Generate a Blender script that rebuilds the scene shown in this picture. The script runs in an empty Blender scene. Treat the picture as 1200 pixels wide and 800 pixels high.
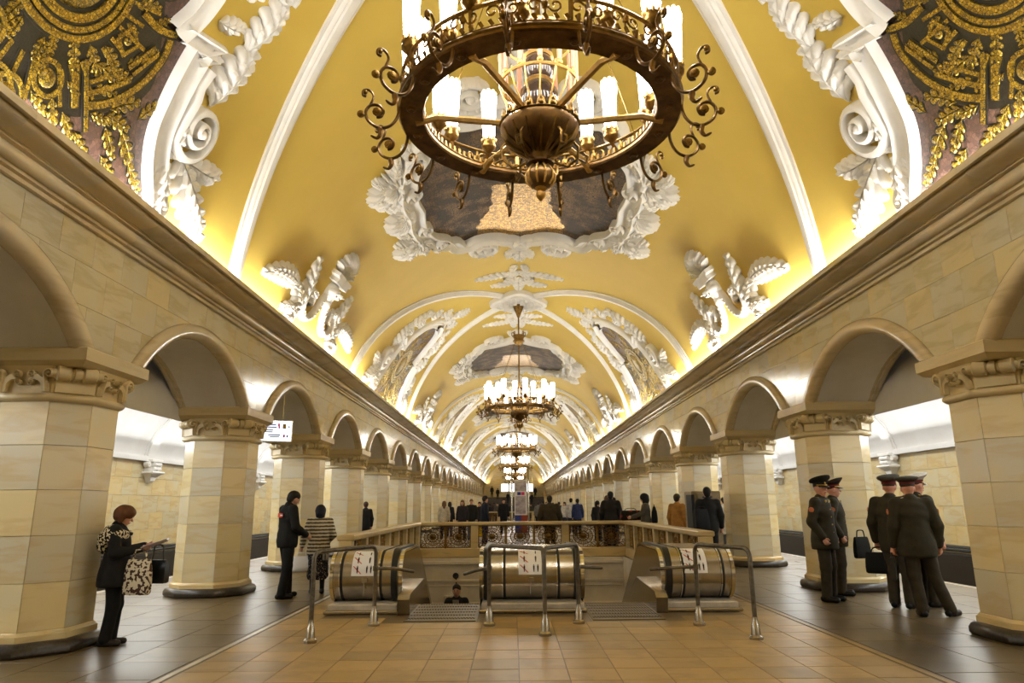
import bpy, math, random
import numpy as np
from mathutils import Matrix, Vector
random.seed(7)
PI = math.pi
S = bpy.context.scene
COL = S.collection

# ------------------------------------------------------------------ camera
CAMX, CAMZ = -0.265, 1.485
F_PX, PITCH, YAW, ROLL = 820.7, 0.2296, -0.0007, 0.0088
r0 = Vector((math.cos(YAW), math.sin(YAW), 0)); f0 = Vector((-math.sin(YAW), math.cos(YAW), 0)); zz = Vector((0, 0, 1))
fw = f0*math.cos(PITCH) + zz*math.sin(PITCH); u0 = -f0*math.sin(PITCH) + zz*math.cos(PITCH)
rt = r0*math.cos(ROLL) - u0*math.sin(ROLL); up = r0*math.sin(ROLL) + u0*math.cos(ROLL)
cam = bpy.data.cameras.new('camera'); camo = bpy.data.objects.new('camera', cam); COL.objects.link(camo)
M = Matrix.Identity(4)
for i in range(3):
    M[i][0], M[i][1], M[i][2] = rt[i], up[i], -fw[i]
M[0][3], M[1][3], M[2][3] = CAMX, 0, CAMZ
camo.matrix_world = M
cam.sensor_width = 36; cam.lens = 36*F_PX/1200; cam.clip_start = 0.05; cam.clip_end = 400
S.camera = camo

# ------------------------------------------------------------------ world, exposure
w = bpy.data.worlds.new('world'); S.world = w; w.use_nodes = True
w.node_tree.nodes['Background'].inputs[0].default_value = (1, .95, .88, 1)
w.node_tree.nodes['Background'].inputs[1].default_value = 0.03
S.view_settings.view_transform = 'Standard'; S.view_settings.look = 'None'
S.view_settings.exposure = 0.40; S.view_settings.gamma = 1; S.view_settings.use_curve_mapping = False
S.cycles.use_denoising = True
try: S.cycles.denoiser = 'OPENIMAGEDENOISE'
except Exception: pass
S.cycles.max_bounces = 7; S.cycles.diffuse_bounces = 4; S.cycles.glossy_bounces = 4
S.cycles.caustics_reflective = False; S.cycles.caustics_refractive = False
S.cycles.sample_clamp_indirect = 6.0

# ------------------------------------------------------------------ dimensions
SP = 4.867; Y0 = 8.283; XC = 5.666            # column spacing, first column, column axis
XW = 5.1; WB = 6.23                           # arcade wall hall face, platform face
ABZ = 3.247; CORZ0, CORZ1 = 4.66, 5.0         # abacus top, cornice
VR, VZ = 5.05, 3.9                            # vault radius and centre height
PER = 4*SP; YX = 5.62; YM = YX + PER/2        # rib crossings, medallions between
YB, YE = -6.4, 122.0
HS = 0.57; CH = 0.30

def area(name, loc, rot, sx, sy, watts, col):
    l = bpy.data.lights.new(name, 'AREA'); l.shape = 'RECTANGLE'; l.size = sx; l.size_y = sy; l.energy = watts; l.color = col
    o = bpy.data.objects.new(name, l); o.location = loc; o.rotation_euler = rot; COL.objects.link(o); return o
COVE_W, AISLE_W = 20.0, 30.0                  # watts per metre
# cove lamps hidden in the trough behind the two cornices
for sx in (-1, 1):
    y = YB
    while y < YE - 1:
        L = min(PER/2, YE - y)
        area('cove_lamp', (sx*4.80, y + L/2, 5.005), (0, sx*0.12, 0), 0.10, L-0.05, COVE_W*L, (.99, .99, .94)).rotation_euler = (PI, sx*0.25, 0)
        y += L
    # platform lamps above each aisle
    y = YB
    while y < YE - 1:
        L = min(PER/2, YE - y)
        area('platform_lamp', (sx*9.2, y + L/2, 4.75), (0, 0, 0), 0.5, L-0.3, AISLE_W*.7*L, (.98, 1.0, .97))
        area('track_cove_lamp', (sx*11.72, y + L/2, 3.16), (PI, -sx*1.15, 0), 0.12, L-0.05, AISLE_W*.45*L, (.98, 1.0, .98))
        y += L

# ------------------------------------------------------------------ mesh helpers
def rgb(r, g, b):
    f = lambda c: (c/255/12.92 if c/255 <= .04045 else ((c/255+.055)/1.055)**2.4)
    return (f(r), f(g), f(b), 1)

class MB:
    def __init__(s): s.v = []; s.f = []
    def add(s, vs, fs):
        n = len(s.v); s.v.extend([tuple(map(float, p)) for p in vs]); s.f.extend([tuple(i+n for i in q) for q in fs]); return s
    def box(s, x0, x1, y0, y1, z0, z1):
        return s.add([(x0,y0,z0),(x1,y0,z0),(x1,y1,z0),(x0,y1,z0),(x0,y0,z1),(x1,y0,z1),(x1,y1,z1),(x0,y1,z1)],
                     [(0,3,2,1),(4,5,6,7),(0,1,5,4),(1,2,6,5),(2,3,7,6),(3,0,4,7)])
    def bbox(s, x0, x1, y0, y1, z0, z1, b=.01):     # box with chamfered edges (as stacked insets)
        pts = []
        for (ins, z) in ((b, z0), (0, z0+b), (0, z1-b), (b, z1)):
            pts.append([(x0+ins,y0+ins,z),(x1-ins,y0+ins,z),(x1-ins,y1-ins,z),(x0+ins,y1-ins,z)])
        return s.rings(pts)
    def rings(s, rings, cap=True, closed=True):
        n = len(rings[0]); vs = [p for r in rings for p in r]; fs = []
        for i in range(len(rings)-1):
            for j in range(n if closed else n-1):
                a = i*n+j; b = i*n+(j+1) % n; fs.append((a, b, b+n, a+n))
        if cap and closed:
            fs.append(tuple(range(n-1, -1, -1))); fs.append(tuple((len(rings)-1)*n+j for j in range(n)))
        return s.add(vs, fs)
    def obox(s, c, size, m=None):
        x, y, z = [q/2 for q in size]; k = MB().box(-x, x, -y, y, -z, z)
        m = m or Matrix.Identity(3)
        return s.add([Vector(c) + m @ Vector(p) for p in k.v], k.f)
    def tube(s, pts, r, n=8, closed=False, cap=True, flat=None):
        P = [Vector(p) for p in pts]; N = len(P)
        R = list(r) if hasattr(r, '__len__') else [r]*N
        T = []
        for i in range(N):
            if closed: t = P[(i+1) % N]-P[i-1]
            else: t = P[min(i+1, N-1)]-P[max(i-1, 0)]
            T.append(t.normalized() if t.length > 1e-9 else Vector((0, 0, 1)))
        a = Vector((0, 0, 1)) if abs(T[0].z) < .9 else Vector((1, 0, 0))
        u = T[0].cross(a).normalized(); rings = []
        for i in range(N):
            u = (u - T[i]*u.dot(T[i])); u = u.normalized() if u.length > 1e-6 else T[i].orthogonal().normalized()
            v = T[i].cross(u)
            k1, k2 = flat if flat else (1, 1)
            rings.append([P[i] + (u*math.cos(2*PI*j/n)*k1 + v*math.sin(2*PI*j/n)*k2)*R[i] for j in range(n)])
        if closed: rings.append(rings[0])
        return s.rings(rings, cap=cap and not closed)
    def lathe(s, prof, n=16, c=(0, 0, 0), m=None, cap=True):
        rings = []
        for (r, z) in prof:
            ring = [Vector((r*math.cos(2*PI*j/n), r*math.sin(2*PI*j/n), z)) for j in range(n)]
            rings.append([Vector(c) + (m @ p if m else p) for p in ring])
        return s.rings(rings, cap=cap)
    def ball(s, c, r, nu=10, nv=6):
        rr = r if hasattr(r, '__len__') else (r, r, r)
        rings = []
        for i in range(nv+1):
            t = -PI/2 + PI*i/nv; t = max(-1.5, min(1.5, t))
            rings.append([(c[0]+rr[0]*math.cos(t)*math.cos(2*PI*j/nu), c[1]+rr[1]*math.cos(t)*math.sin(2*PI*j/nu), c[2]+rr[2]*math.sin(t)) for j in range(nu)])
        return s.rings(rings)
    def grid(s, rows):
        return s.rings(rows, cap=False, closed=False)
    def prism(s, lo, hi): return s.rings([lo, hi])
    def mesh(s, name, mat=None, smooth=35):
        me = bpy.data.meshes.new(name); me.from_pydata(s.v, [], s.f); me.update()
        if smooth:
            me.polygons.foreach_set('use_smooth', [True]*len(me.polygons))
            if smooth < 170: me.set_sharp_from_angle(angle=math.radians(smooth))
        if mat: me.materials.append(mat)
        return me
    def build(s, name, mat, parent=None, smooth=35, loc=None):
        return inst(name, s.mesh(name, mat, smooth), parent, loc)

def inst(name, me, parent=None, loc=None, rz=0, scale=None):
    o = bpy.data.objects.new(name, me); COL.objects.link(o); o.parent = parent
    if loc: o.location = loc
    if rz: o.rotation_euler = (0, 0, rz)
    if scale: o.scale = scale
    return o
def empty(name, loc=(0, 0, 0), rz=0):
    o = bpy.data.objects.new(name, None); COL.objects.link(o); o.location = loc; o.rotation_euler = (0, 0, rz); o.empty_display_size = .1; return o
def tag(o, label=None, cat=None, group=None, kind=None):
    if label: o['label'] = label
    if cat: o['category'] = cat
    if group: o['group'] = group
    if kind: o['kind'] = kind
    return o
def thing(name, label, cat, loc=(0, 0, 0), rz=0, group=None): return tag(empty(name, loc, rz), label, cat, group)
KIDS = {}
def copy_tree(o, parent=None, kids=None):
    c = o.copy(); COL.objects.link(c); c.parent = parent
    for ch in o.children: copy_tree(ch, c)
    return c
ORD = ['', 'first', 'second', 'third', 'fourth', 'fifth', 'sixth', 'seventh', 'eighth', 'ninth', 'tenth', 'eleventh', 'twelfth', 'thirteenth', 'fourteenth', 'fifteenth',
       'sixteenth', 'seventeenth', 'eighteenth', 'nineteenth', 'twentieth', 'twenty-first', 'twenty-second', 'twenty-third', 'twenty-fourth', 'twenty-fifth', 'twenty-sixth']

# ------------------------------------------------------------------ materials
MATS = {}
def mat(name, col, rough=.5, metal=0, spec=.5, var=0, noise=None, bump=None, emit=None, coat=0, alpha=None):
    """col rgb255; var: per-object value variation; noise: (scale, colour2, contrast); bump: (scale, strength)"""
    m = bpy.data.materials.new(name); m.use_nodes = True; nt = m.node_tree; b = nt.nodes['Principled BSDF']
    c = rgb(*col); b.inputs['Base Color'].default_value = c
    b.inputs['Roughness'].default_value = rough; b.inputs['Metallic'].default_value = metal
    b.inputs['Specular IOR Level'].default_value = spec; b.inputs['Coat Weight'].default_value = coat
    sock = None; co = nt.nodes.new('ShaderNodeTexCoord')
    def N(t): return nt.nodes.new(t)
    if noise:
        sc, c2, con = noise[:3]
        tx = N('ShaderNodeTexNoise'); tx.inputs['Scale'].default_value = sc; tx.inputs['Detail'].default_value = 5; tx.inputs['Roughness'].default_value = .6
        if len(noise) > 3: tx.inputs['Distortion'].default_value = noise[3]
        nt.links.new(co.outputs['Object'], tx.inputs['Vector'])
        rp = N('ShaderNodeMapRange'); rp.inputs[1].default_value = .5-con; rp.inputs[2].default_value = .5+con
        nt.links.new(tx.outputs['Fac'], rp.inputs[0])
        mx = N('ShaderNodeMix'); mx.data_type = 'RGBA'; mx.inputs[6].default_value = c; mx.inputs[7].default_value = rgb(*c2)
        nt.links.new(rp.outputs[0], mx.inputs[0]); sock = mx.outputs[2]
    if var:
        oi = N('ShaderNodeObjectInfo'); mr = N('ShaderNodeMapRange'); mr.inputs[3].default_value = 1-var; mr.inputs[4].default_value = 1+var*.6
        nt.links.new(oi.outputs['Random'], mr.inputs[0])
        hs = N('ShaderNodeHueSaturation'); nt.links.new(mr.outputs[0], hs.inputs['Value'])
        if sock: nt.links.new(sock, hs.inputs['Color'])
        else: hs.inputs['Color'].default_value = c
        sock = hs.outputs[0]
    if sock: nt.links.new(sock, b.inputs['Base Color'])
    if bump:
        tb = N('ShaderNodeTexNoise'); tb.inputs['Scale'].default_value = bump[0]; tb.inputs['Detail'].default_value = 4
        nt.links.new(co.outputs['Object'], tb.inputs['Vector'])
        bp = N('ShaderNodeBump'); bp.inputs['Strength'].default_value = bump[1]; bp.inputs['Distance'].default_value = .01
        nt.links.new(tb.outputs['Fac'], bp.inputs['Height']); nt.links.new(bp.outputs[0], b.inputs['Normal'])
    if emit: b.inputs['Emission Color'].default_value = rgb(*emit[0]); b.inputs['Emission Strength'].default_value = emit[1]
    MATS[name] = m; return m

def marble(name, base, vein, warm, rough=.22, var=.10, scale=1.0):
    """polished stone: cloudy two-tone ground with stretched veins, every slab with its own offset"""
    m = bpy.data.materials.new(name); m.use_nodes = True; nt = m.node_tree; b = nt.nodes['Principled BSDF']; L = nt.links.new
    N = nt.nodes.new
    co = N('ShaderNodeTexCoord'); oi = N('ShaderNodeObjectInfo')
    sc = N('ShaderNodeVectorMath'); sc.operation = 'SCALE'; cr = N('ShaderNodeCombineXYZ')
    for i in range(3): L(oi.outputs['Random'], cr.inputs[i])
    L(cr.outputs[0], sc.inputs[0]); sc.inputs['Scale'].default_value = 37.0
    ad = N('ShaderNodeVectorMath'); ad.operation = 'ADD'; L(co.outputs['Object'], ad.inputs[0]); L(sc.outputs[0], ad.inputs[1])
    n1 = N('ShaderNodeTexNoise'); n1.inputs['Scale'].default_value = 1.6*scale; n1.inputs['Detail'].default_value = 4; L(ad.outputs[0], n1.inputs['Vector'])
    mp = N('ShaderNodeMapping'); mp.inputs['Scale'].default_value = (.5, .5, 2.6); mp.inputs['Rotation'].default_value = (.5, .35, .2); L(ad.outputs[0], mp.inputs[0])
    n2 = N('ShaderNodeTexNoise'); n2.inputs['Scale'].default_value = 2.2*scale; n2.inputs['Detail'].default_value = 6; n2.inputs['Distortion'].default_value = .35; L(mp.outputs[0], n2.inputs['Vector'])
    r1 = N('ShaderNodeValToRGB'); r1.color_ramp.elements[0].position = .36; r1.color_ramp.elements[1].position = .66
    r1.color_ramp.elements[0].color = rgb(*base); r1.color_ramp.elements[1].color = rgb(*warm); ma = N('ShaderNodeMath'); ma.operation = 'MULTIPLY_ADD'; ma.inputs[1].default_value = .34; L(oi.outputs['Random'], ma.inputs[0]); sb = N('ShaderNodeMath'); sb.operation = 'SUBTRACT'; sb.inputs[1].default_value = .17; L(n1.outputs['Fac'], sb.inputs[0]); L(sb.outputs[0], ma.inputs[2]); L(ma.outputs[0], r1.inputs[0])
    r2 = N('ShaderNodeValToRGB'); e = r2.color_ramp.elements; e[0].position = .50; e[0].color = (0, 0, 0, 1); e[1].position = .72; e[1].color = (0, 0, 0, 1)
    q = r2.color_ramp.elements.new(.60); q.color = (.5, .5, .5, 1); L(n2.outputs['Fac'], r2.inputs[0])
    mx = N('ShaderNodeMix'); mx.data_type = 'RGBA'; L(r2.outputs[0], mx.inputs[0]); L(r1.outputs[0], mx.inputs[6]); mx.inputs[7].default_value = rgb(*vein)
    hs = N('ShaderNodeHueSaturation'); mr = N('ShaderNodeMapRange'); mr.inputs[3].default_value = 1-var; mr.inputs[4].default_value = 1+var*.5
    L(oi.outputs['Random'], mr.inputs[0]); L(mr.outputs[0], hs.inputs['Value']); L(mx.outputs[2], hs.inputs['Color'])
    L(hs.outputs[0], b.inputs['Base Color']); b.inputs['Roughness'].default_value = rough
    MATS[name] = m; return m

MARBLE = marble('cream marble', (208,198,170), (196,168,118), (216,196,146))
MARBLE2 = marble('upper wall marble', (200,192,168), (174,158,120), (202,186,144), rough=.16)
MARBLEA = marble('platform wall marble', (204,190,152), (190,156,100), (208,182,126), rough=.25)
STONE = marble('carved limestone', (200,184,146), (182,160,118), (204,184,140), rough=.42, var=.04)
CORN = marble('moulding marble', (206,192,164), (176,156,120), (208,188,150), rough=.14, var=.06)
PLINTHM = mat('dark plinth granite', (36,30,24), .3, noise=(30, (66,56,44), .2))
BASEM = marble('plinth band marble', (206,188,140), (180,148,92), (210,180,124), rough=.25, var=.04)
YEL = mat('ochre yellow plaster', (208,180,86), .62, noise=(.9, (201,171,78), .25), spec=.3)
WHITE = mat('white stucco', (236,233,228), .5, noise=(3.0, (226,222,216), .2), spec=.35)
WHITEW = mat('white painted plaster', (226,224,222), .6, noise=(1.2, (214,210,206), .25), spec=.3)
SOFF = mat('grey white soffit plaster', (226,222,218), .6, noise=(1.5, (212,206,198), .2), spec=.3)
BRONZE = mat('dark bronze', (138,106,66), .36, metal=.85, noise=(9, (92,70,44), .2))
BRASS = mat('gilded brass', (236,196,120), .42, metal=.65, noise=(14, (186,142,76), .25))
BRASSD = mat('aged brass', (150,116,58), .35, metal=.9, noise=(18, (88,66,34), .25))
STEEL = mat('brushed steel', (188,180,166), .26, metal=1, noise=(5, (160,150,134), .3))
STEELB = mat('bronze tinted steel', (150,132,104), .16, metal=1)
CHROME = mat('polished steel trim', (215,212,206), .1, metal=1)
TUBEM = mat('worn steel tube', (120,112,100), .34, metal=.9, noise=(20, (86,78,66), .2))
RUBBER = mat('black rubber', (20,18,16), .45)
SMARB = mat('white marble base', (206,196,180), .3, noise=(6, (176,164,146), .2))
GLOWT = mat('frosted lamp glass', (255,246,232), .4, emit=((255,253,244), 20.0))
GLASSC = mat('lamp glass crown', (240,226,204), .2, emit=((255,240,222), .7))
SMOKE = mat('smoky brown glass', (58,44,40), .12, spec=.6)
BLACK = mat('matt black', (14,13,12), .6)
RED = mat('signal red', (196,30,28), .5)
SIGNW = mat('sign white', (236,234,234), .4)
LITSIGN = mat('backlit sign', (240,244,255), .4, emit=((236,242,255), 1.0))
SCREEN = mat('lit display', (220,235,255), .3, emit=((226,238,255), 2.0))
BLUEM = mat('print blue', (44,60,140), .5)
GREYP = mat('print grey', (150,160,176), .5)
PINK = mat('print pink', (226,60,130), .5)
YELP = mat('print yellow', (240,190,20), .5)

def mosaic(name, c1, c2, cell, metal=0, rough=.35, gap=(20, 16, 12), gapw=.06, bump=.5, big=0):
    """tesserae: voronoi cells with dark joints, each cell its own tone and tilt"""
    m = bpy.data.materials.new(name); m.use_nodes = True; nt = m.node_tree; b = nt.nodes['Principled BSDF']; L = nt.links.new; N = nt.nodes.new
    co = N('ShaderNodeTexCoord')
    v = N('ShaderNodeTexVoronoi'); v.inputs['Scale'].default_value = 1/cell; v.inputs['Randomness'].default_value = .75; L(co.outputs['Object'], v.inputs['Vector'])
    ve = N('ShaderNodeTexVoronoi'); ve.feature = 'DISTANCE_TO_EDGE'; ve.inputs['Scale'].default_value = 1/cell; ve.inputs['Randomness'].default_value = .75; L(co.outputs['Object'], ve.inputs['Vector'])
    sp = N('ShaderNodeSeparateColor'); L(v.outputs['Color'], sp.inputs[0])
    mx = N('ShaderNodeMix'); mx.data_type = 'RGBA'; mx.inputs[6].default_value = rgb(*c1); mx.inputs[7].default_value = rgb(*c2); L(sp.outputs[0], mx.inputs[0])
    if big:
        nb = N('ShaderNodeTexNoise'); nb.inputs['Scale'].default_value = big; nb.inputs['Detail'].default_value = 5; L(co.outputs['Object'], nb.inputs['Vector'])
        rb = N('ShaderNodeMapRange'); rb.inputs[1].default_value = .38; rb.inputs[2].default_value = .62; L(nb.outputs['Fac'], rb.inputs[0])
        ad = N('ShaderNodeMath'); ad.operation = 'MULTIPLY_ADD'; ad.inputs[1].default_value = .35; L(sp.outputs[0], ad.inputs[0]); L(rb.outputs[0], ad.inputs[2]); L(ad.outputs[0], mx.inputs[0])
    lt = N('ShaderNodeMath'); lt.operation = 'LESS_THAN'; lt.inputs[1].default_value = gapw; L(ve.outputs['Distance'], lt.inputs[0])
    m2 = N('ShaderNodeMix'); m2.data_type = 'RGBA'; L(lt.outputs[0], m2.inputs[0]); L(mx.outputs[2], m2.inputs[6]); m2.inputs[7].default_value = rgb(*gap)
    L(m2.outputs[2], b.inputs['Base Color']); b.inputs['Roughness'].default_value = rough
    mm = N('ShaderNodeMath'); mm.operation = 'MULTIPLY_ADD'; mm.inputs[1].default_value = -metal; mm.inputs[2].default_value = metal; L(lt.outputs[0], mm.inputs[0]); L(mm.outputs[0], b.inputs['Metallic'])
    bp = N('ShaderNodeBump'); bp.inputs['Strength'].default_value = bump; bp.inputs['Distance'].default_value = cell*.35; L(sp.outputs[1], bp.inputs['Height']); L(bp.outputs[0], b.inputs['Normal'])
    MATS[name] = m; return m
GOLDM = mosaic('gold mosaic', (192,160,52), (122,98,28), .032, metal=.7, rough=.34)
GOLDB = mosaic('gold medallion mosaic', (204,156,56), (124,88,26), .06, metal=.75, rough=.34)
BROWNM = mosaic('brown stone mosaic', (98,70,58), (66,46,40), .05, rough=.4, gap=(50,36,32), gapw=.04)
DARKM = mosaic('dark picture mosaic', (136,106,70), (62,48,32), .06, metal=.1, rough=.65, gap=(30,24,18), big=2.2)
BLUEMO = mosaic('blue mosaic line', (36,34,84), (20,18,44), .03, rough=.4)
OUTL = mosaic('black mosaic outline', (30,24,18), (14,10,8), .03, rough=.4)

def tilemat(name, c1, c2, c3, bw, bh, rough, line=(40, 28, 18), mortar=.006, off=.5):
    m = bpy.data.materials.new(name); m.use_nodes = True; nt = m.node_tree; b = nt.nodes['Principled BSDF']; L = nt.links.new; N = nt.nodes.new
    co = N('ShaderNodeTexCoord'); br = N('ShaderNodeTexBrick'); br.offset = off; br.inputs['Scale'].default_value = 1
    br.inputs['Brick Width'].default_value = bw; br.inputs['Row Height'].default_value = bh; br.inputs['Mortar Size'].default_value = mortar
    br.inputs['Color1'].default_value = rgb(*c1); br.inputs['Color2'].default_value = rgb(*c2); br.inputs['Mortar'].default_value = rgb(*line)
    L(co.outputs['Object'], br.inputs['Vector'])
    n = N('ShaderNodeTexNoise'); n.inputs['Scale'].default_value = 1.1; n.inputs['Detail'].default_value = 6; L(co.outputs['Object'], n.inputs['Vector'])
    mr = N('ShaderNodeMapRange'); mr.inputs[1].default_value = .35; mr.inputs[2].default_value = .7; mr.inputs[4].default_value = .6; L(n.outputs['Fac'], mr.inputs[0])
    mx = N('ShaderNodeMix'); mx.data_type = 'RGBA'; L(mr.outputs[0], mx.inputs[0]); L(br.outputs['Color'], mx.inputs[6]); mx.inputs[7].default_value = rgb(*c3)
    L(mx.outputs[2], b.inputs['Base Color'])
    r = N('ShaderNodeMapRange'); r.inputs[3].default_value = rough*.75; r.inputs[4].default_value = rough*1.4; L(n.outputs['Fac'], r.inputs[0]); L(r.outputs[0], b.inputs['Roughness'])
    MATS[name] = m; return m
FLOORM = tilemat('worn granite paving', (112,94,62), (98,82,54), (82,66,42), .75, .75, .34)
TILE1 = marble('tan granite tile', (164,136,80), (136,110,62), (174,142,82), rough=.38, var=.18, scale=2)
TILE2 = marble('grey brown granite slab', (96,82,56), (72,60,40), (104,88,60), rough=.32, var=.16, scale=2)

# ================================================================== SETTING
def struct(name, mb, m, smooth=35):
    return tag(mb.build(name, m, None, smooth), kind='structure')
# ---- floor with the escalator well cut out of it
HX, HY0, HY1 = 3.0, 11.3, 21.6
fl = MB()
fl.box(-8.0, -HX, YB, YE, -.35, -.006); fl.box(HX, 8.0, YB, YE, -.35, -.006)
fl.box(-HX, HX, YB, HY0, -.35, -.006); fl.box(-HX, HX, HY1, YE, -.35, -.006)
floor = struct('floor', fl, FLOORM, 0)
def tilemesh(name, wx, wy, m, t=.012):
    g = .0045; return MB().bbox(-wx/2+g, wx/2-g, -wy/2+g, wy/2-g, -.012, 0, .002).mesh(name, m, 0)
tw = 6.70/15
tm = tilemesh('floor_tile', tw, tw, TILE1)
for j in range(14):
    for i in range(15):
        x = -3.35 + (i+.5)*tw; y = 6.15 + (j+.5)*tw
        if y > 10.3 and abs(x) < 3.0: continue
        if y > 9.8 and (.70 < abs(x) < 1.8): continue
        o = inst('floor_tile', tm, floor, (x + (0.0 if j % 2 else .0), y, random.uniform(-.0015, .001)))
sm = tilemesh('floor_slab', .75, .75, TILE2)
for sx in (-1, 1):
    for j in range(17):
        for i in range(6):
            x = sx*(3.48 + (i+.5)*.72); y = 6.0 + (j+.5)*.75 + (.375 if i % 2 else 0)
            inst('floor_slab', sm, floor, (x, y, random.uniform(-.0015, .001))).scale = (.96, 1, 1)
for sx in (-1, 1):
    MB().box(sx*3.41-.03, sx*3.41+.03, 6.0, 14.5, -.01, .001).build('inlay_strip', SMARB if sx < 0 else TILE1, floor, 0)
    MB().box(sx*7.86-.05, sx*7.86+.05, YB, YE, -.01, .001).build('platform_edge_line', SMARB, floor, 0)
    b = MB(); b.box(sx*8.0-.02, sx*8.0+.02, YB, YE, -1.2, -.006); struct('trim_1' if sx < 0 else 'trim_2', b, PLINTHM, 0)
tb = MB()
for sx in (-1, 1): tb.box(min(sx*8, sx*12.2), max(sx*8, sx*12.2), YB, YE, -1.3, -1.2)
struct('floor_trackbed', tb, PLINTHM, 0)

# ---- columns
OCT = [(HS-CH,-HS),(HS,-HS+CH),(HS,HS-CH),(HS-CH,HS),(-HS+CH,HS),(-HS,HS-CH),(-HS,-HS+CH),(-HS+CH,-HS)]
def octo(off, z):
    k = (HS+off)/HS; return [(x*k, y*k, z) for x, y in OCT]
class Rel(MB):
    """relief ornament drawn in a plane (a, b) with height h and carried onto a surface by map(a, b, h)"""
    def __init__(s, fn): super().__init__(); s.fn = fn; s.T = (0, 0, 0, 1, 1)
    def at(s, x=0, y=0, rot=0, sc=1, mir=1): s.T = (x, y, rot, sc, mir); return s
    def p(s, a, b, h):
        x, y, r, k, m = s.T; a *= m*k; b *= k
        return s.fn(x + a*math.cos(r) - b*math.sin(r), y + a*math.sin(r) + b*math.cos(r), h*k)
    def strip(s, pts, wid, prof, closed=False, hs=None):
        n = len(pts); rows = []
        for i in range(n):
            a = pts[(i-1) % n] if (closed or i > 0) else pts[i]; b = pts[(i+1) % n] if (closed or i < n-1) else pts[i]
            dx, dy = b[0]-a[0], b[1]-a[1]; l = math.hypot(dx, dy) or 1; nx, ny = -dy/l, dx/l
            w = wid[i] if hasattr(wid, '__len__') else wid; hh = hs[i] if hs else 1
            rows.append([s.p(pts[i][0]+nx*o*w, pts[i][1]+ny*o*w, h*hh) for o, h in prof])
        if closed: rows.append(rows[0])
        s.grid(rows); return s
    def leaf(s, x, y, ang, L, W, lobes=5, h=.06, bend=0, env0=.5):
        if h >= .1 and lobes > 2 and L > .4:
            s.leaf1(x+.05*L*math.cos(ang), y+.05*L*math.sin(ang), ang, L*.82, W*.52, lobes, h*1.45, bend*.8, env0)
        return s.leaf1(x, y, ang, L, W, lobes, h, bend, env0)
    def leaf1(s, x, y, ang, L, W, lobes=5, h=.06, bend=0, env0=.5):
        n = lobes*6; rows = []; px, py, a = x, y, ang; st = L/n; sgw = L/lobes
        for i in range(n+1):
            t = i/n; fr = (t*lobes) % 1 if i < n else 0
            lob = .56 + .44*math.sin(PI*fr)**.6 if lobes > 1 else 1
            e = math.sin(PI*min(1, .10+.90*t**.8))**.7
            w = W*max(.03, e)*(lob if t < .97 else .5)
            hh = h*(env0 + (1-env0)*math.sin(PI*t*.9))
            ca, sa = math.cos(a), math.sin(a); row = []
            ml = .30 + .70*math.sin(PI*fr)**.7 if lobes > 1 else 1
            for o, k, fwd in ((-1,-.2,1),(-1,.30,1),(-.72,.95*ml,.7),(-.36,.90*(.5+.5*ml),.35),(-.1,.85,.1),(0,.35,0),(.1,.85,.1),(.36,.90*(.5+.5*ml),.35),(.72,.95*ml,.7),(1,.30,1),(1,-.2,1)):
                f = fwd*sgw*.62 if t < .9 else fwd*sgw*.62*(1-t)*10
                row.append(s.p(px - sa*o*w + ca*f, py + ca*o*w + sa*f, hh*k))
            rows.append(row)
            px += ca*st; py += sa*st; a += bend/n
        s.grid(rows); return s
    def volute(s, x, y, r, turns=2.2, a0=0, hand=1, bw=.3, h=.06, n=40, tail=None):
        pts = list(tail or []); wid = [bw*r]*len(pts); hs = [1]*len(pts)
        for i in range(n+1):
            t = i/n; rr = r*(1-.86*t**.8); a = a0 + hand*2*PI*turns*t
            pts.append((x+rr*math.cos(a), y+rr*math.sin(a))); wid.append(bw*r*(1-.62*t)); hs.append(1+.35*t)
        s.strip(pts, wid, [(-.5,-.1*h),(-.46,.75*h),(-.25,h),(.25,.9*h),(.46,.7*h),(.5,-.1*h)], hs=hs)
        s.dome(x, y, r*.2, h*1.5); return s
    def dome(s, x, y, r, h, n=12, ry=None):
        ry = ry or r; rows = []
        for (k, hh) in ((1.05,-.15),(1,.3),(.8,.72),(.5,.93),(.05,1)):
            rows.append([s.p(x+r*k*math.cos(2*PI*j/n), y+ry*k*math.sin(2*PI*j/n), h*hh) for j in range(n)])
        s.rings(rows, cap=False); s.f.append(tuple(len(s.v)-n+j for j in range(n))); return s
    def shell(s, x, y, ang, R, spread, n, h):
        for i in range(n):
            a = ang + spread*(i/(n-1)-.5); s.leaf(x+.12*R*math.cos(a), y+.12*R*math.sin(a), a, R*(.9+.1*math.cos(a-ang)), R*spread/n*.62, 1, h)
        s.dome(x, y, R*.22, h*1.2); return s
    def slab(s, poly, h0, h1):
        lo = [s.p(a, b, h0) for a, b in poly]; hi = [s.p(a, b, h1) for a, b in poly]; s.rings([lo, hi]); return s

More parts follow.
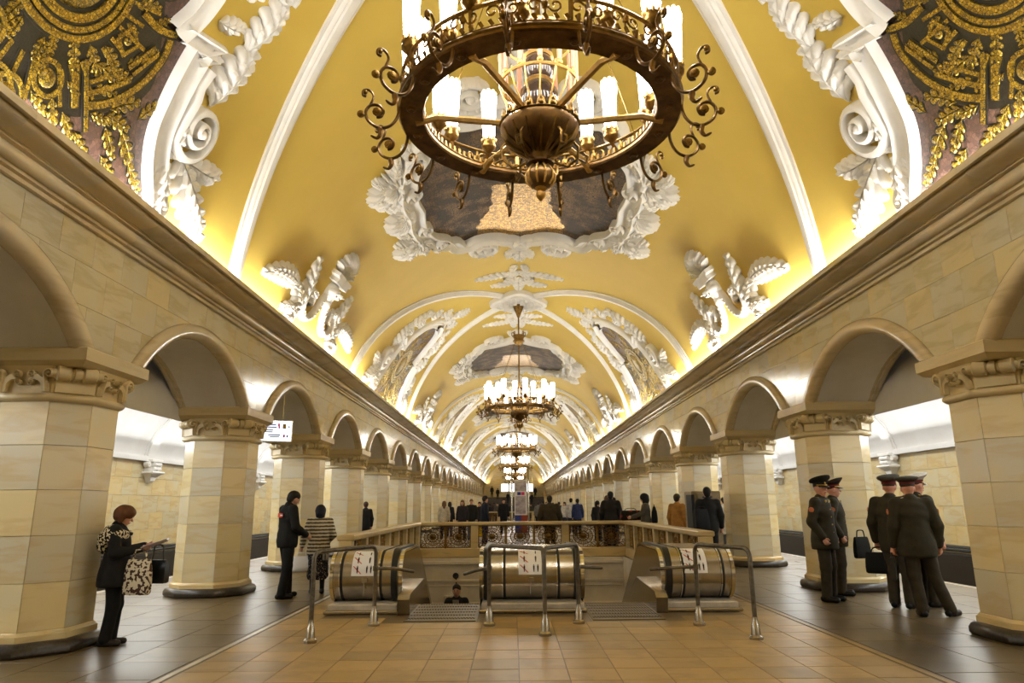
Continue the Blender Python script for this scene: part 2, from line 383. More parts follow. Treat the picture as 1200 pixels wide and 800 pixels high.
z0r, z1r = .241, 2.657
NR = 5; rh = (z1r-z0r)/NR
mw = HS-CH; cd = (2*HS-CH)/math.sqrt(2); cw = CH/math.sqrt(2)
slab_main = MB().bbox(-mw+.003, mw-.003, -HS-.002, -HS+.05, .003, rh-.003, .003).mesh('marble_slab', MARBLE, 0)
slab_cham = MB().bbox(-cw+.003, cw-.003, -cd-.002, -cd+.05, .003, rh-.003, .003).mesh('marble_slab', MARBLE, 0)
core = MB().rings([octo(-.018, z0r), octo(-.018, z1r)]).mesh('shaft_core', MARBLE, 0)
far_mb = MB()
for r in range(NR):
    z = z0r + r*rh
    far_mb.rings([octo(-.006, z), octo(0, z+.008), octo(0, z+rh-.008), octo(-.006, z+rh)], cap=False)
far_shaft = far_mb.mesh('shaft', MARBLE, 20)
plinth = MB().rings([octo(.10, 0), octo(.125, .03), octo(.125, .085), octo(.10, .125), octo(.06, .145)]).mesh('plinth', PLINTHM, 40)
pband = MB().rings([octo(.045, .14), octo(.045, .205), octo(.02, .225), octo(.012, .243)]).mesh('base_band', BASEM, 30)
neck = MB().rings([octo(.0, 2.650), octo(.035, 2.655), octo(.06, 2.685), octo(.06, 2.71), octo(.035, 2.74), octo(0, 2.745)]).mesh('neck_ring', STONE, 50)
bell = MB().rings([octo(.01, 2.74), octo(.02, 2.95), octo(.06, 3.06)]).mesh('capital_bell', STONE, 20)
aq = .68
ab = MB()
def sq(k, z, c=.0): return [(-k, -k, z), (k, -k, z), (k, k, z), (-k, k, z)]
ab.rings([sq(.60, 3.035), sq(.63, 3.05), sq(.66, 3.085), sq(aq, 3.10), sq(aq, 3.235), sq(aq-.012, 3.247)])
abac = ab.mesh('abacus', STONE, 25)
# roll volute on the chamfers (axis along local x, at -y)
ro = MB(); q = .215
prof = [(-q,.03),(-q+.01,.065),(-q+.025,.085),(-.07,.088),(-.05,.062),(-.032,.062),(-.03,.085),(.03,.085),(.032,.062),(.05,.062),(.07,.088),(q-.025,.085),(q-.01,.065),(q,.03)]
n = 14
ro.rings([[(x, -cd-.075 + r*math.sin(2*PI*j/n), 2.965 + r*math.cos(2*PI*j/n)) for j in range(n)] for x, r in prof])
for sx in (-1, 1): ro.rings([[(sx*(q+.0)+sx*d, -cd-.075 + r*math.sin(2*PI*j/n), 2.965 + r*math.cos(2*PI*j/n)) for j in range(n)] for d, r in ((-.02,.05),(.03,.045),(.045,.02))])
ro.box(-.19, .19, -cd-.05, -cd+.02, 2.755, 2.90)
roll = ro.mesh('volute_roll', STONE, 40)
# scroll relief on the four main faces
R = Rel(lambda a, b, h: (a, -HS-.03-h*1.25-b*.10, 2.75+b))
for sx in (-1, 1):
    R.at(0, 0, 0, 1, sx)
    R.volute(.075, .20, .052, 1.6, -PI/2, 1, .36, .035, 22)
    R.volute(.062, .115, .045, 1.6, PI/2, -1, .36, .03, 22)
    pts = [(.10, .17), (.15, .165), (.20, .13), (.225, .08), (.23, .005)]
    R.strip(pts, .07, [(-.5,-.01),(-.4,.03),(.4,.03),(.5,-.01)])
    R.volute(.285, .20, .062, 1.5, PI, -1, .38, .05, 22, tail=[(.245,.0),(.238,.10)])
relief = R.mesh('scroll_relief', STONE, 60)

def column(k, sx):
    y = Y0 + SP*k
    side = 'left' if sx < 0 else 'right'
    if k < 0: lab = f'marble column beside the camera in the {side} arcade'
    elif k == 0: lab = 'octagonal cream marble column at the left edge, woman reading against it' if sx < 0 else 'octagonal cream marble column at the right edge beside the officers'
    else: lab = f'octagonal cream marble column, {ORD[k+1]} from the camera along the {side} arcade'
    t = thing('column', lab, 'column', (sx*XC, y, 0), 0, f'columns of the {side} arcade')
    inst('plinth', plinth, t); inst('base_band', pband, t); inst('neck_ring', neck, t); inst('capital_bell', bell, t); inst('abacus', abac, t)
    for i in range(4):
        if k < 14: inst('volute_roll', roll, t, rz=PI/4 + i*PI/2); inst('scroll_relief', relief, t, rz=i*PI/2)
    if -1 <= k <= 5:
        inst('shaft_core', core, t)
        for i in range(4):
            for r in range(NR):
                inst('marble_slab', slab_main, t, (0, 0, z0r+r*rh), rz=i*PI/2)
                inst('marble_slab', slab_cham, t, (0, 0, z0r+r*rh), rz=PI/4+i*PI/2)
    else: inst('shaft', far_shaft, t)
KMAX = 22
for sx in (-1, 1):
    for k in range(-2, KMAX+1): column(k, sx)

# ---- arcade walls: spandrels, soffits, archivolts
AR, AZ = 2.54, ABZ+.95-2.54
def archz(y, R=AR): return AZ + math.sqrt(max(0, R*R - y*y))
IR = 2.38; HALF = math.sqrt(IR*IR-(ABZ-AZ)**2)
def bay_ys():
    ys = [-SP/2, -HALF-.001]; ys += [-HALF+2*HALF*i/24 for i in range(25)]; ys += [HALF+.001, SP/2]; return ys
NB = KMAX+3
wall = {}
for sx in (-1, 1):
    wb = MB()
    for kb in range(-2, KMAX):
        ym = Y0+SP*(kb+.5)
        for xx in (XW+.025, WB):
            rows = []
            for y in bay_ys():
                zb = archz(y, IR) if abs(y) <= HALF else ABZ
                rows.append([(sx*xx, ym+y, zb), (sx*xx, ym+y, 5.1)])
            wb.grid(rows)
    for y in (YB-.3, Y0+SP*KMAX): wb.box(min(sx*(XW+.02), sx*WB), max(sx*(XW+.02), sx*WB), y if y < 0 else y, (Y0-2*SP) if y < 0 else YE, 0 if y > 0 else ABZ, 5.1)
    wall[sx] = struct('wall_left' if sx < 0 else 'wall_right', wb, MARBLE2, 0)
so = MB(); ys = [-HALF+2*HALF*i/24 for i in range(25)]
so.grid([[(XW+.02, y, archz(y, IR)), (WB, y, archz(y, IR))] for y in ys])
soff = so.mesh('arch_soffit', SOFF, 60)
av = MB(); n = 12; rows = []
prof = [(.115, .035), (.14, -.0), (.13, -.05), (.08, -.085), (.0, -.09), (-.06, -.06), (-.085, 0.0), (-.09, .04), (-.06, .055), (-.07,.09), (-.05, .14)]   # (radial, outward x)
NA = 36; a1 = math.acos((ABZ-AZ)/2.44)+.03
for i in range(NA+1):
    a = -a1 + 2*a1*i/NA
    rows.append([(XW+dx, (2.44+dr)*math.sin(a), AZ+(2.44+dr)*math.cos(a)) for dr, dx in prof])
av.grid(rows)
archv = av.mesh('archivolt', CORN, 50)
rows = [[(2*(XW+WB)/2-p[0], p[1], p[2]) for p in r] for r in rows]
archb = MB().grid(rows).mesh('archivolt', CORN, 50)
# spandrel slabs, clipped by the arch
slabs = []
ROWS = [(ABZ, 3.72), (3.72, 4.19), (4.19, 4.66)]; NW = 8; wd = SP/NW
for r, (za, zb) in enumerate(ROWS):
    for j in range(NW):
        ya = -SP/2 + (j + (.5 if r % 2 else 0))*wd; pts = []
        for i in range(13):
            y = ya+.002 + (wd-.004)*i/12; bz = max(za+.002, archz(y)+.0 if abs(y) < 1.98 else za+.002)
            pts.append((y, bz))
        ok = [(y, b) for y, b in pts if b < zb-.006]
        if len(ok) < 2: continue
        poly = [(y, b) for y, b in ok] + [(ok[-1][0], zb-.002), (ok[0][0], zb-.002)]
        m = MB().rings([[(XW+.03, y, z) for y, z in poly], [(XW+.002, y, z) for y, z in poly], [(XW, y+(.002 if i == 0 else 0), z) for i, (y, z) in enumerate(poly)]])
        slabs.append(m)
slab_me = [m.mesh('marble_slab', MARBLE2, 0) for m in slabs]
joined = MB()
for m in slabs: joined.add(m.v, m.f)
joined_me = joined.mesh('marble_facing', MARBLE2, 0)
for sx in (-1, 1):
    for kb in range(-2, KMAX):
        ym = Y0+SP*(kb+.5); sc = (sx, 1, 1)
        inst('arch_soffit', soff, wall[sx], (0, ym, 0), scale=sc)
        inst('archivolt', archv, wall[sx], (0, ym, 0), scale=sc)
        inst('archivolt', archb, wall[sx], (0, ym, 0), scale=sc)
        if -1 <= kb <= 5:
            for me in slab_me: inst('marble_slab', me, wall[sx], (0, ym, 0), scale=sc)
        else: tag(inst('marble_facing', joined_me, wall[sx], (0, ym, 0), scale=sc), kind='stuff')

# ---- cornices
cp = [(5.12,4.60),(5.05,4.60),(5.05,4.635),(5.08,4.645),(5.08,4.665),(5.03,4.67),(5.03,4.69)]
for i in range(9):
    a = math.radians(-110 + 200*i/8); cp.append((5.0 - .075*math.cos(a)*1.0, 4.775 + .075*math.sin(a)))
cp += [(4.95,4.855),(4.93,4.858),(4.93,4.872),(4.905,4.875)]
for i in range(9):
    a = PI/2*i/8; cp.append((4.905-.24*math.sin(a), 4.955-.075*math.cos(a)))
cp += [(4.665,4.965),(4.625,4.965),(4.625,4.95),(4.59,4.95),(4.59,5.03),(4.66,5.03),(4.66,4.985),(5.12,4.985)]
LB = SP/4
blk = MB().rings([[(x, .002, z) for x, z in cp], [(x, LB-.002, z) for x, z in cp]], cap=False).mesh('cornice_block', CORN, 40)
nfar = 0
for sx in (-1, 1):
    cr = tag(empty('trim_3' if sx < 0 else 'trim_4', (0, 0, 0)), kind='structure')
    y = YB; i = 0
    while y < 34: inst('cornice_block', blk, cr, (0, y, 0), scale=(sx, 1, 1)); y += LB
    MB().rings([[(sx*x, y, z) for x, z in cp], [(sx*x, YE, z) for x, z in cp]]).build('cornice_run', CORN, cr, 40)

# ---- vault, ribs
def V(s, y, h): a = s/VR; return ((VR-h)*math.sin(a), y, VZ+(VR-h)*math.cos(a))
PM = 1.412*VR
vm = MB(); rows = []
PV = VR*math.acos((4.99-VZ)/VR)
for i in range(65):
    s_ = -PV + 2*PV*i/64; rows.append([V(s_, YB, 0), V(s_, YE, 0)])
vm.grid(rows)
ceil = struct('ceiling', vm, YEL, 90)
rib_prof = [(-.5,-.02),(-.5,.035),(-.40,.05),(-.36,.045),(-.34,.075),(-.24,.095),(-.20,.085),(-.16,.12),(0,.13),(.16,.12),(.20,.085),(.24,.095),(.34,.075),(.36,.045),(.40,.05),(.5,.035),(.5,-.02)]
def ribmesh(sgn):
    r = Rel(lambda a, b, h: V(a, b, h)); pts = []
    for i in range(97):
        s_ = -6.80 + 13.6*i/96; x = VR*math.sin(s_/VR); pts.append((s_, sgn*5.33*x/4.8))
    r.strip(pts, .40, rib_prof); return r.mesh('ceiling_rib', WHITE, 50)
ribs = [ribmesh(1), ribmesh(-1)]
NX = 6
for k in range(-1, NX+1):
    for me in ribs:
        y = YX+PER*k
        if y > 116 or k < 0: continue
        inst('ceiling_rib', me, ceil, (0, y, 0))

# ---- platform aisles
for sx in (-1, 1):
    side = 'left' if sx < 0 else 'right'
    tw_ = MB().box(min(sx*12.03, sx*12.3), max(sx*12.03, sx*12.3), YB, YE, -1.3, 3.2)
    trackwall = struct('wall_track_'+side, tw_, MARBLEA, 0)
    wm = MB().bbox(0, .05, .003, .897, .003, .527, .003).mesh('marble_slab', MARBLEA, 0)
    for r in range(5):
        for j in range(30):
            inst('marble_slab', wm, trackwall, (sx*12.0 if sx > 0 else -12.05, 12 + j*.9 + (.45 if r % 2 else 0), .30+r*.53))
    MB().box(min(sx*11.9, sx*12.1), max(sx*11.9, sx*12.1), YB, YE, -1.2, .10).build('wall_base', PLINTHM, trackwall, 0)
    for zc_ in (.0, .13, .21): MB().tube([(sx*11.93, YB, zc_+.05), (sx*11.93, YE, zc_+.05)], .035, 8).build('cable_run', BLACK, trackwall)
    MB().box(min(sx*11.85, sx*12.1), max(sx*11.85, sx*12.1), YB, YE, 2.95, 3.06).box(min(sx*11.92, sx*12.1), max(sx*11.92, sx*12.1), YB, YE, 3.06, 3.12).build('wall_moulding', WHITEW, trackwall, 0)
    av_ = MB(); rows = []
    for i in range(33):
        a = PI*i/32; rows.append([(sx*(9.115-2.9*math.cos(a)), YB, 3.0+2.0*math.sin(a)), (sx*(9.115-2.9*math.cos(a)), YE, 3.0+2.0*math.sin(a))])
    av_.grid(rows); aisle = struct('ceiling_aisle_'+side, av_, WHITEW, 90)
    rb = MB(); rows = []
    for i in range(33):
        a = PI*i/32; c, s_ = math.cos(a), math.sin(a)
        rows.append([(sx*(9.115-(2.9-d)*c), o, 3.0+(2.0-d)*s_) for o, d in ((-.32,-.02),(-.32,.03),(-.26,.04),(-.24,.09),(.24,.09),(.26,.04),(.32,.03),(.32,-.02))])
    rb.grid(rows); rme = rb.mesh('aisle_rib', WHITEW, 40)
    for k in range(0, KMAX+1): inst('aisle_rib', rme, aisle, (0, Y0+SP*k, 0))
# white corbels on the track walls
cb = MB(); c2 = MB()
cb.bbox(-.30, 0, -.34, .34, 2.93, 3.02, .01); cb.bbox(-.22, 0, -.26, .26, 2.62, 2.93, .01)
cb.rings([[(-.33,-.38,2.56),(0,-.38,2.56),(0,.38,2.56),(-.33,.38,2.56)],[(-.36,-.40,2.60),(0,-.40,2.60),(0,.40,2.60),(-.36,.40,2.60)],[(-.34,-.38,2.64),(0,-.38,2.64),(0,.38,2.64),(-.34,.38,2.64)]])
cb.rings([[(-.08,-.07,2.28),(0,-.07,2.28),(0,.07,2.28),(-.08,.07,2.28)],[(-.17,-.12,2.34),(0,-.12,2.34),(0,.12,2.34),(-.17,.12,2.34)],[(-.2,-.2,2.46),(0,-.2,2.46),(0,.2,2.46),(-.2,.2,2.46)],[(-.3,-.34,2.56),(0,-.34,2.56),(0,.34,2.56),(-.3,.34,2.56)]])
for z in (2.72, 2.86): c2.tube([(-.26, -.24, z), (-.26, -.05, z), (-.26, 0, z), (-.26, .05, z), (-.26, .24, z)], [.06,.06,.04,.06,.06], 10)
for s_ in (-1, 1): c2.tube([(-.22, s_*.36, 2.86), (-.06, s_*.36, 2.86)], .09, 12); c2.tube([(-.24, s_*.36, 2.86), (-.05, s_*.36, 2.86)], .04, 10)
cbm, c2m = cb.mesh('bracket_body', WHITE, 30), c2.mesh('bracket_scroll', WHITE, 40)
for sx in (-1, 1):
    for k in range(1, 12):
        t = thing('wall_corbel', f'white carved corbel on the {"left" if sx<0 else "right"} track wall, {ORD[k]} in the row', 'corbel', (sx*12.0, Y0+SP*k, 0), PI if sx < 0 else 0, 'corbels on the track walls')
        inst('bracket_body', cbm, t); inst('bracket_scroll', c2m, t)

# ---- end wall, added bounce wall behind the camera, and the well
ew = MB()
ew.box(-12.4, 12.4, YE, YE+.4, -1.3, 9.2); wend = struct('wall_end', ew, MARBLE2, 0)
bk = MB(); bk.box(-12.4, 12.4, YB-.4, YB, -1.3, 9.2); struct('wall_back_bounce', bk, MARBLE2, 0)  # unseen wall added behind the camera to close the hall and bounce light
# arch band on the end wall
eb = Rel(lambda a, b, h: (VR*.985*math.sin(a/VR)*(1-b/VR), YE-h, VZ+VR*.985*math.cos(a/VR)*(1-b/VR)))
eb.strip([(-PM+2*PM*i/48, .35) for i in range(49)], .6, [(-.5,0),(-.5,.3),(.5,.3),(.5,0)]); eb.build('wall_arch_band', STONE, wend, 60)
WELLM = mat('cream painted well wall', (226,216,198), .5, noise=(2, (206,194,174), .2))
ww = MB()
for sx in (-1, 1): ww.box(min(sx*(HX-.03), sx*(HX+.2)), max(sx*(HX-.03), sx*(HX+.2)), HY0-.3, HY1+14, -12, -.012)
struct('wall_well_side', ww, WELLM, 0)
we = MB()
we.box(-HX, HX, HY1-.03, HY1+.3, -2.6, -.012); we.rings([[(-HX, HY1, -2.6), (HX, HY1, -2.6), (HX, HY1+.3, -2.6), (-HX, HY1+.3, -2.6)], [(-HX, HY1+14, -11), (HX, HY1+14, -11), (HX, HY1+14.3, -11), (-HX, HY1+14.3, -11)]])
wellend = struct('wall_well_end', we, WELLM, 0)
for z, hh, d in ((-.10,.09,.10),(-.62,.07,.07),(-.78,.03,.04),(-1.25,.06,.06),(-1.36,.03,.035),(-2.1,.1,.08)):
    MB().bbox(-HX+.02, HX-.02, HY1-.03-d, HY1+.0, z-hh, z, .01).build('wall_moulding', WELLM, wellend, 0)
# sloping soffit under the lanes
sl = MB(); sl.rings([[(-HX, 11.35, -.9), (HX, 11.35, -.9), (HX, 11.35, -1.1), (-HX, 11.35, -1.1)], [(-HX, 34, -14.2), (HX, 34, -14.2), (HX, 34, -14.4), (-HX, 34, -14.4)]])
struct('floor_well_slope', sl, STEELB, 0)

# ================================================================== VAULT ORNAMENT
VS = lambda a, b, h: V(min(b, 6.82), a, h)        # side ornaments: a along the hall, b = arc distance from the crown
VC = lambda a, b, h: V(a, b, h)        # crown ornaments: a across, b along the hall
def smooth_line(pts, n=5):
    out = []
    N = len(pts)
    for i in range(N-1):
        p0, p1, p2, p3 = pts[max(i-1, 0)], pts[i], pts[i+1], pts[min(i+2, N-1)]
        for j in range(n):
            t = j/n
            out.append(tuple(.5*((2*p1[q]) + (-p0[q]+p2[q])*t + (2*p0[q]-5*p1[q]+4*p2[q]-p3[q])*t*t + (-p0[q]+3*p1[q]-3*p2[q]+p3[q])*t**3) for q in (0, 1)))
    out.append(pts[-1]); return out
FR = [(-.5,-.02),(-.5,.10),(-.40,.145),(-.30,.13),(-.24,.085),(.05,.065),(.18,.09),(.24,.125),(.34,.15),(.44,.12),(.5,.07),(.5,-.02)]

# ---- side mosaic panel
EDGE_LO = [(2.62,6.95),(2.48,6.5),(2.2,6.15),(1.98,5.8),(1.87,5.4),(1.76,5.0),(1.68,4.70)]
EDGE_HI = [(1.22,4.82),(1.24,4.45),(1.10,4.0),(.82,3.55),(.45,3.28),(0,3.18)]
half = smooth_line(EDGE_LO) + smooth_line(EDGE_HI)
def half_w(s_):
    for i in range(len(half)-1):
        if (half[i][1]-s_)*(half[i+1][1]-s_) <= 0: w = half[i+(1 if half[i+1][0] < half[i][0] else 0)][0]
    best = [p for p in half if abs(p[1]-s_) < .12]
    return max(p[0] for p in best) if best else 0
def field():
    r = Rel(VS); rows = []
    for i in range(41):
        s_ = 3.16 + (6.95-3.16)*i/40; w = half_w(s_)+.12
        rows.append([r.p(-w+2*w*j/16, s_, .02) for j in range(17)])
    r.grid(rows); return r
def ground():
    r = Rel(VS); rows = []
    for i in range(13):
        k = i/12; rows.append([r.p(p[0]*k, 5.5+(p[1]-5.5)*k, .024) for p in GE])
    return r.grid(rows) and r
GE = [(1.58*math.cos(2*PI*i/60)*(1+.05*math.cos(10*PI*i/60)), 5.5+1.05*math.sin(2*PI*i/60)) for i in range(61)]
motifs = []          # (name, outline emitter, gold emitter)
def M_leaf(x, y, ang, L, W, bend=0, lobes=4):
    motifs.append(('gold_oak_leaf', lambda r: r.leaf(x-.03*math.cos(ang), y-.03*math.sin(ang), ang, L+.07, W*1.28+.02, lobes, .028, bend, .95),
                   lambda r: r.leaf(x, y, ang, L, W, lobes, .045, bend, .9)))
def M_band(name, pts, w, h=.04, closed=False):
    motifs.append((name, lambda r: r.strip(pts, w+.055, [(-.5,-.01),(-.5,.028),(.5,.028),(.5,-.01)], closed),
                   lambda r: r.strip(pts, w, [(-.5,.02),(-.48,h),(.48,h),(.5,.02)], closed)))
def ell(cx, cy, rx, ry, n=40): return [(cx+rx*math.cos(2*PI*i/n), cy+ry*math.sin(2*PI*i/n)) for i in range(n)]
def M_disc(x, y, r1):
    motifs.append(('gold_disc', lambda r: r.dome(x, y, r1*.62, .03, 20), lambda r: r.dome(x, y, r1*.55, .06, 20)))
    M_band('gold_disc_ring', ell(x, y, r1*.86, r1*.86, 28), r1*.26, .045, True)
SC = (0, 5.22)
M_ground = lambda r: r.slab(ell(0, 5.55, 1.62, 1.0, 48), -.01, .024)
M_band('gold_shield_rim', ell(SC[0], SC[1], .50, .46), .09, .05, True)
M_band('gold_shield_ring', ell(SC[0], SC[1], .62, .57), .06, .045, True)
M_band('gold_shield_ring', ell(SC[0], SC[1], .71, .66), .07, .05, True)
motifs.append(('gold_shield_boss', lambda r: r.dome(SC[0], SC[1], .45, .03, 28, .41), lambda r: r.dome(SC[0], SC[1], .42, .07, 28, .38)))
for i in range(7):
    a = i*2*PI/7; M_leaf(SC[0]+.08*math.cos(a), SC[1]+.08*math.sin(a), a, .26, .07, .5, 3)
for i in range(34):
    a = 2*PI*i/34 + .05; c_, s_2 = math.cos(a), math.sin(a)
    L0, L1 = .80, (1.18 if i % 2 else 1.02)
    M_band('gold_ray', [(SC[0]+.98*L0*c_, SC[1]+.18+L0*s_2), (SC[0]+1.05*L1*c_, SC[1]+.18+L1*s_2)], .045, .034)
for m_ in (-1, 1):
    def q(x): return m_*x
    def A(a): return a if m_ > 0 else PI-a
    M_disc(q(.40), 6.24, .20); M_disc(q(.02+.06), 6.62, .20)
    M_band('gold_bar', [(q(.60), 5.92), (q(.86), 6.28)], .09)
    M_band('gold_staff', [(q(.68), 5.80), (q(1.14), 6.40)], .05)
    M_band('gold_square', [(q(.84),5.38),(q(1.03),5.47),(q(1.12),5.27),(q(.93),5.18),(q(.84),5.38)], .06)
    motifs.append(('gold_square', lambda r, m_=m_: r.dome(m_*.98, 5.325, .07, .03, 8), lambda r, m_=m_: r.dome(m_*.98, 5.325, .055, .06, 8)))
    M_band('gold_bar', [(q(1.20), 5.52), (q(1.33), 5.12)], .06); M_band('gold_bar', [(q(1.30), 5.54), (q(1.42), 5.14)], .05)
    M_band('gold_sash', smooth_line([(q(.95), 6.20), (q(1.25), 5.95), (q(1.48), 5.55), (q(1.52), 5.15), (q(1.42), 4.92)]), .085)
    M_band('gold_sash', smooth_line([(q(.90), 6.08), (q(1.12), 5.86), (q(1.32), 5.60)]), .06)
    M_band('gold_sash', smooth_line([(q(.86), 5.96), (q(1.02), 5.78), (q(1.18), 5.62)]), .05)
    M_band('gold_sash', smooth_line([(q(.75), 4.75), (q(1.0), 4.62), (q(1.1), 4.4)]), .09)
    M_band('gold_sash', smooth_line([(q(.9), 4.98), (q(1.2), 4.95), (q(1.45), 4.82)]), .08)
    for (x, y, a, L, W, b) in [(1.30,6.02,-.95,.46,.12,.4),(1.28,6.10,-.25,.42,.11,.2),(1.36,6.2,.6,.40,.10,.0),(1.6,6.1,.5,.52,.12,.1),(1.75,5.85,-1.2,.40,.09,.2),
                               (.42,5.72,.9,.34,.09,0),(.62,5.66,.55,.36,.10,0),(.78,5.55,.2,.36,.10,.2),(.82,5.74,-.1,.38,.09,.2),(1.0,5.72,-.5,.36,.09,.2),(.22,5.82,1.3,.30,.08,0),
                               (.55,6.35,.9,.34,.08,0),(.75,6.4,.6,.38,.09,0),(1.0,6.48,.4,.36,.08,0),(.2,6.0,1.2,.28,.07,0),(1.1,5.0,-1.0,.26,.07,0),(.78,4.95,-.7,.30,.08,.3),(.3,4.45,-1.2,.5,.11,.3),(.7,4.35,-1.6,.45,.1,-.3),(.15,4.0,-1.3,.45,.1,.3),
                               (.95,5.95,-.35,.34,.08,0),(1.08,6.2,-.2,.34,.08,0),(.62,6.12,.1,.22,.06,0),(1.3,5.35,-1.2,.25,.06,0),(.15,5.95,1.5,.26,.07,0),(.82,5.2,-.1,.2,.05,0),(.8,5.0,-.9,.24,.06,0),(.3,6.45,.3,.3,.07,0),(.85,6.62,.2,.32,.08,0),(1.95,6.35,.45,.42,.10,0),(1.5,6.5,.35,.36,.09,0),(1.15,5.5,-.9,.3,.07,0),(.45,3.85,-1.9,.4,.09,0),(.95,4.15,-1.7,.35,.08,0)]:
        M_leaf(q(x), y, A(a), L, W, b*m_)
def stucco_parts(m_):
    out = []
    r = Rel(VS).at(0, 0, 0, 1, m_)
    lo = [(p[0]+.17, p[1]) for p in smooth_line(EDGE_LO, 6)]; hi = [(p[0]+.17, p[1]) for p in smooth_line(EDGE_HI, 6)]
    r.strip(lo, [.40]*len(lo), FR); out.append(('stucco_frame', r))
    r = Rel(VS).at(0, 0, 0, 1, m_)
    r.strip([(1.80,4.62),(2.1,4.50),(1.36,4.78)][:2] + [(1.95,4.55)], .1, FR[:2]+FR[-2:])
    r.strip([(1.90,4.80),(2.12,4.52)], .16, FR); r.strip([(2.12,4.52),(1.45,4.74)], .24, FR)
    r.strip(hi, [.34]*len(hi), FR); out.append(('stucco_frame', r))
    r = Rel(VS).at(0, 0, 0, 1, m_); r.volute(2.66, 5.42, .44, 2.1, PI*.75, -1, .32, .17, 46, tail=[(2.15,4.75),(2.18,5.0),(2.28,5.15)]); out.append(('volute', r))
    r = Rel(VS).at(0, 0, 0, 1, m_)
    r.leaf(2.62, 5.05, -1.85, 1.0, .30, 5, .17, .35); out.append(('acanthus_leaf', r))
    r = Rel(VS).at(0, 0, 0, 1, m_); r.leaf(2.38, 4.25, -1.70, .95, .24, 5, .15, -.35); out.append(('acanthus_leaf', r))
    r = Rel(VS).at(0, 0, 0, 1, m_); r.volute(2.05, 3.35, .20, 1.6, 0, -1, .45, .12, 24); r.leaf(2.05, 3.5, -2.2, .5, .14, 3, .1, -.4); out.append(('volute', r))
    r = Rel(VS).at(0, 0, 0, 1, m_); r.leaf(2.62, 5.78, .55, 1.55, .28, 7, .17, -.12); out.append(('acanthus_leaf', r))
    r = Rel(VS).at(0, 0, 0, 1, m_); r.leaf(2.95, 5.78, .0, .75, .20, 4, .14, -.6); out.append(('acanthus_leaf', r))
    r = Rel(VS).at(0, 0, 0, 1, m_); r.leaf(2.35, 5.2, 1.45, .75, .14, 5, .15, -.3); r.leaf(2.38, 5.95, .9, .9, .22, 5, .15, .9); out.append(('acanthus_leaf', r))
    r = Rel(VS).at(0, 0, 0, 1, m_); r.volute(2.72, 6.55, .17, 1.4, PI, 1, .5, .14, 20, tail=[(2.5,6.0),(2.5,6.3)]); out.append(('volute', r))
    r = Rel(VS).at(0, 0, 0, 1, m_)
    for (x, y, a, L, W) in [(1.5,3.9,-.6,.55,.16),(1.2,3.35,-.9,.6,.17),(.75,3.0,-1.1,.55,.15),(1.72,4.3,-.4,.45,.13)]: r.leaf(x, y, a, L, W, 4, .12, -.4)
    r.volute(.32, 2.72, .26, 1.8, PI/2, 1, .36, .12, 28, tail=[(.95,3.35),(.6,3.05)]); r.leaf(.18, 2.6, -1.75, .75, .16, 5, .12, .2); out.append(('stucco_crest', r))
    return out
def side_panel_near(sx):
    side = 'left' if sx < 0 else 'right'
    t = thing('mosaic_panel', f'gold shield mosaic in white scrolled stucco frame, upper {side} corner', 'mosaic', (0, YX, 0), 0, 'gold mosaic panels along the vault')
    t.scale = (sx, 1, 1)
    field().build('mosaic_field', BROWNM, t, 60)
    ground().build('mosaic_ground', OUTL, t, 60)
    for i, (nm, ol, gd) in enumerate(motifs):
        r = Rel(VS); gd(r); g = r.build(nm, GOLDM, t, 30)
        r = Rel(VS); ol(r); r.build('mosaic_outline', OUTL, g, 0)
    for m_ in (-1, 1):
        for nm, r in stucco_parts(m_): r.build(nm, WHITE, t, 60)
for sx in (-1, 1): side_panel_near(sx)
fm = field().mesh('mosaic_field', BROWNM, 60)
gm = Rel(VS)
for nm, ol, gd in motifs: gd(gm)
gm = gm.mesh('gold_motif', GOLDM, 30)
gdm = ground().mesh('mosaic_ground', OUTL, 60)
sm_ = [(nm, r.mesh(nm, WHITE, 60)) for m_ in (-1, 1) for nm, r in stucco_parts(m_)]
for k in range(1, NX):
    for sx in (-1, 1):
        t = thing('mosaic_panel', f'gold mosaic with stucco frame between crossing ribs, {ORD[k+1]} along the {"left" if sx<0 else "right"} vault side', 'mosaic', (0, YX+PER*k, 0), 0, 'gold mosaic panels along the vault')
        t.scale = (sx, 1, 1)
        inst('mosaic_field', fm, t); inst('mosaic_ground', gdm, t); tag(inst('gold_motif', gm, t), kind='stuff')
        for nm, me in sm_: inst(nm, me, t)

